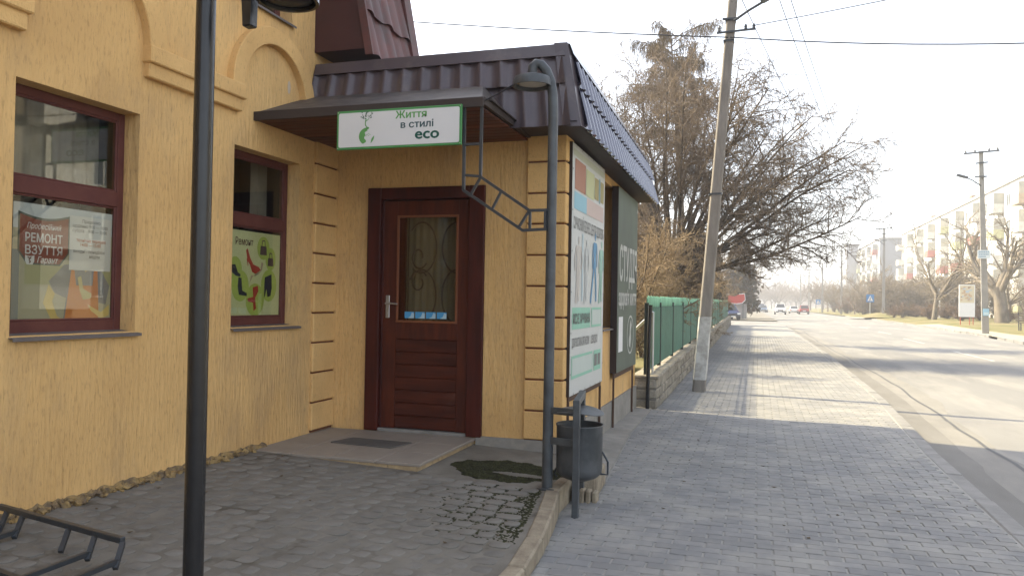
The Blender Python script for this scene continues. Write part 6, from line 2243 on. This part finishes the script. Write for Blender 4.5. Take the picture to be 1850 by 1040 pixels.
car("blue parked car with pale bonnet on the left kerb far away", (0.95, 176, RZ), 0.1, paint("blue_grey", (0.10, 0.15, 0.24)), 4.3, 1.75, 1.5)
car("white van-like car parked behind the blue one", (0.6, 186, RZ), 0.1, paint("white_two", (0.62, 0.63, 0.64)), 4.4, 1.8, 1.9, True)
car("dark blue car parked in the side street past the fence end", (-3.0, 83, RZ), 0.3, paint("navy", (0.02, 0.035, 0.10)), 4.2, 1.75, 1.6, True)

# red awning sign and grey kiosk past the side street
aw = thing("red_banner", "ragged red banner with white edge beneath the dark conifers", "banner", (-2.6, 85.4, 0))
mb = MB()
prof = [(-4.1, 1.72), (-3.7, 2.12), (-3.3, 1.95), (-2.9, 2.45), (-2.4, 2.30), (-1.9, 2.55), (-1.35, 2.62), (-1.28, 1.95), (-1.6, 1.62), (-2.2, 1.55), (-2.9, 1.62), (-3.5, 1.55)]
mb.prism([(x, 85.4, z) for x, z in prof], (0, 0.06, 0))
part("sheet", mb, flat("banner_red", (0.42, 0.05, 0.035)), aw)
mb = MB()
ctr = (-2.6, 2.0)
for (x0, z0), (x1, z1) in list(zip(prof, prof[1:]))[5:10]:
    mb.bar((x0, 85.36, z0), (x1, 85.36, z1), 0.05, 0.07)
part("edge", mb, flat("banner_edge", (0.65, 0.65, 0.65)), aw)
mb = MB()
for x in (-3.9, -1.5):
    mb.bar((x, 85.45, -0.1), (x, 85.45, 1.8), 0.06, 0.06)
part("support", mb, IRON, aw)
mb = MB()
mb.box(-2.25, -1.15, 86.2, 87.4, -0.1, 1.5)
kio = tag(obj("electrical_cabinet", mb.mesh("electrical_cabinet", M("cabinet_grey", (0.34, 0.34, 0.33), 0.8), None, 0.02)), "pale grey cabinet beside the navy car past the side street", "cabinet")
mb = MB()
mb.box(-2.30, -1.10, 86.15, 87.45, 1.5, 1.56)
part("lid", mb, M("cabinet_lid", (0.25, 0.25, 0.25), 0.7), kio)
mb = MB()
mb.box(-1.72, -1.23, 86.17, 86.198, 0.05, 1.42)
part("door", mb, M("cabinet_door", (0.30, 0.30, 0.295), 0.7), kio)

# ================================================================== APARTMENT BLOCKS
def apartment(label, x0, ya, yb, floors, fh=2.9, depth=12, wall=AWHITE, seed=1, name="apartment_building", bays=None, chim=True, plain=False):
    root = thing(name, label, "building", (x0, ya, 0))
    H = floors * fh + 0.9
    mb = MB()
    mb.box(x0, x0 + depth, ya, yb, -0.3, H)
    part("wall", mb, wall, root)
    mb = MB()
    mb.box(x0 - 0.25, x0 + depth + 0.25, ya - 0.25, yb + 0.25, H, H + 0.3)
    rf = part("roof", mb, M("roof_edge_pale", (0.62, 0.60, 0.57), 0.9), root)
    if chim:
        for k in range(3):
            mb = MB()
            yy = lerp(ya, yb, 0.2 + 0.3 * k)
            mb.box(x0 + 2, x0 + 3.4, yy, yy + 1.6, H + 0.3, H + 2.0)
            part("chimney", mb, M("chimney_tan", (0.33, 0.25, 0.17), 0.9), rf)
    g = random.Random(seed)
    n = bays or int((yb - ya) / 3.2)
    bw = (yb - ya) / n
    colsb = [M("balcony_white", (0.60, 0.59, 0.55), 0.8), M("balcony_white", (0.60, 0.59, 0.55), 0.8), M("balcony_white", (0.60, 0.59, 0.55), 0.8), M("balcony_red", (0.45, 0.19, 0.16), 0.8), M("balcony_tan", (0.46, 0.37, 0.27), 0.8), M("balcony_lime", (0.50, 0.50, 0.30), 0.8)]
    wm = MB()
    wm.box(-0.04, 0.03, -0.75, 0.75, -0.75, 0.75)
    wmesh = wm.mesh("window", flat("far_frame", (0.62, 0.62, 0.6)))
    pm = MB()
    for s in (-1, 1):
        pm.quad((-0.042, s * 0.36 - 0.31, -0.66), (-0.042, s * 0.36 + 0.31, -0.66), (-0.042, s * 0.36 + 0.31, 0.66), (-0.042, s * 0.36 - 0.31, 0.66))
    pmesh = pm.mesh("pane", AGLASS)
    bmeshes = {}
    for f in range(floors):
        zc = 0.6 + f * fh + 1.45
        for b in range(n):
            yc = ya + (b + 0.5) * bw
            if b % 3 == 1:
                k = g.randrange(2) if plain else g.randrange(len(colsb))
                key = ("bal", k)
                if key not in bmeshes:
                    m1 = MB()
                    m1.box(-1.15, 0.02, -bw * 0.46, bw * 0.46, -1.35, -1.2)
                    m1.box(-1.15, -1.08, -bw * 0.46, bw * 0.46, -1.2, -0.25)
                    m1.box(-1.08, 0.02, -bw * 0.46, -bw * 0.46 + 0.06, -1.2, -0.25)
                    m1.box(-1.08, 0.02, bw * 0.46 - 0.06, bw * 0.46, -1.2, -0.25)
                    m3 = MB()
                    m3.box(-1.12, -1.07, -bw * 0.45, bw * 0.45, -0.25, 1.1)
                    m3.box(-1.07, 0.02, -bw * 0.45, -bw * 0.45 + 0.04, -0.25, 1.1)
                    bmeshes[key] = (m1.mesh("balcony", colsb[k]), m3.mesh("balcony_glazing", M("balcony_glass", (0.30, 0.30, 0.27), 0.2, 0.5, col2=(0.42, 0.40, 0.33), vscale=0.5, var=1.2)))
                o = obj("balcony", bmeshes[key][0], root)
                o.location = (x0, yc, zc)
                o.matrix_parent_inverse = PINV[root.name]
                if g.random() < 0.75:
                    obj("glazing", bmeshes[key][1], o)
            else:
                o = obj("window", wmesh, root)
                o.location = (x0, yc, zc)
                obj("pane", pmesh, o)
    return root
apartment("long white five-storey apartment block with coloured balconies behind the right-hand trees", 28.5, 86, 180, 5, 3.12, seed=4)
apartment("tan apartment block across the road outside the right edge", 26, 6, 52, 4, 3.0, wall=M("tan_facade", (0.30, 0.26, 0.20), 0.9, col2=(0.24, 0.21, 0.165), vscale=0.4), seed=14, chim=False, plain=True)
apartment("windowless grey end of an apartment block behind the pole in the mound", 27.0, 200, 260, 5, 3.3, 7.5, AGREY, seed=5, chim=False)
tw = thing("tower", "slender grey tower behind the third right-hand pole", "tower", (25, 235, 0))
mb = MB()
mb.box(23.3, 26.3, 235, 238, -0.3, 18.0)
part("shaft", mb, AGREY, tw)
mb = MB()
mb.box(23.1, 26.5, 234.8, 238.2, 18.0, 18.7)
part("cap", mb, M("roof_edge_grey", (0.35, 0.34, 0.33), 0.9), tw)
# houses deep behind the yard on the left
ho = thing("house", "low grey house glimpsed behind the shrubs left of the fence", "building", (-16, 40, 0))
mb = MB()
mb.box(-22, -12, 38, 48, -0.1, 3.2)
part("wall", mb, M("house_wall", (0.42, 0.40, 0.37), 0.9), ho)
mb = MB()
mb.prism([(-22.5, 37.6, 3.2), (-11.5, 37.6, 3.2), (-17, 37.6, 6.0)], (0, 10.8, 0))
part("roof", mb, M("house_roof", (0.12, 0.08, 0.07), 0.8), ho)
for x in (-20, -16.5, -13.8):
    mb = MB()
    mb.box(x - 0.6, x + 0.6, 37.95, 38.02, 1.0, 2.4)
    part("window", mb, AGLASS, ho)

# ================================================================== HAZE
HAZE = 0.0016
if HAZE > 0:
    mb = MB()
    mb.box(-150, 180, -25, 560, -1.4, 32)
    hm = bpy.data.materials.new("haze")
    hm.use_nodes = True
    nt = hm.node_tree
    nt.nodes.remove(nt.nodes["Principled BSDF"])
    pv = nt.nodes.new("ShaderNodeVolumePrincipled")
    pv.inputs["Color"].default_value = (0.95, 0.96, 1.0, 1)
    pv.inputs["Density"].default_value = HAZE
    pv.inputs["Anisotropy"].default_value = 0.2
    nt.links.new(pv.outputs[0], nt.nodes["Material Output"].inputs["Volume"])
    hz = obj("haze", mb.mesh("haze", hm))
    hz["kind"] = "stuff"
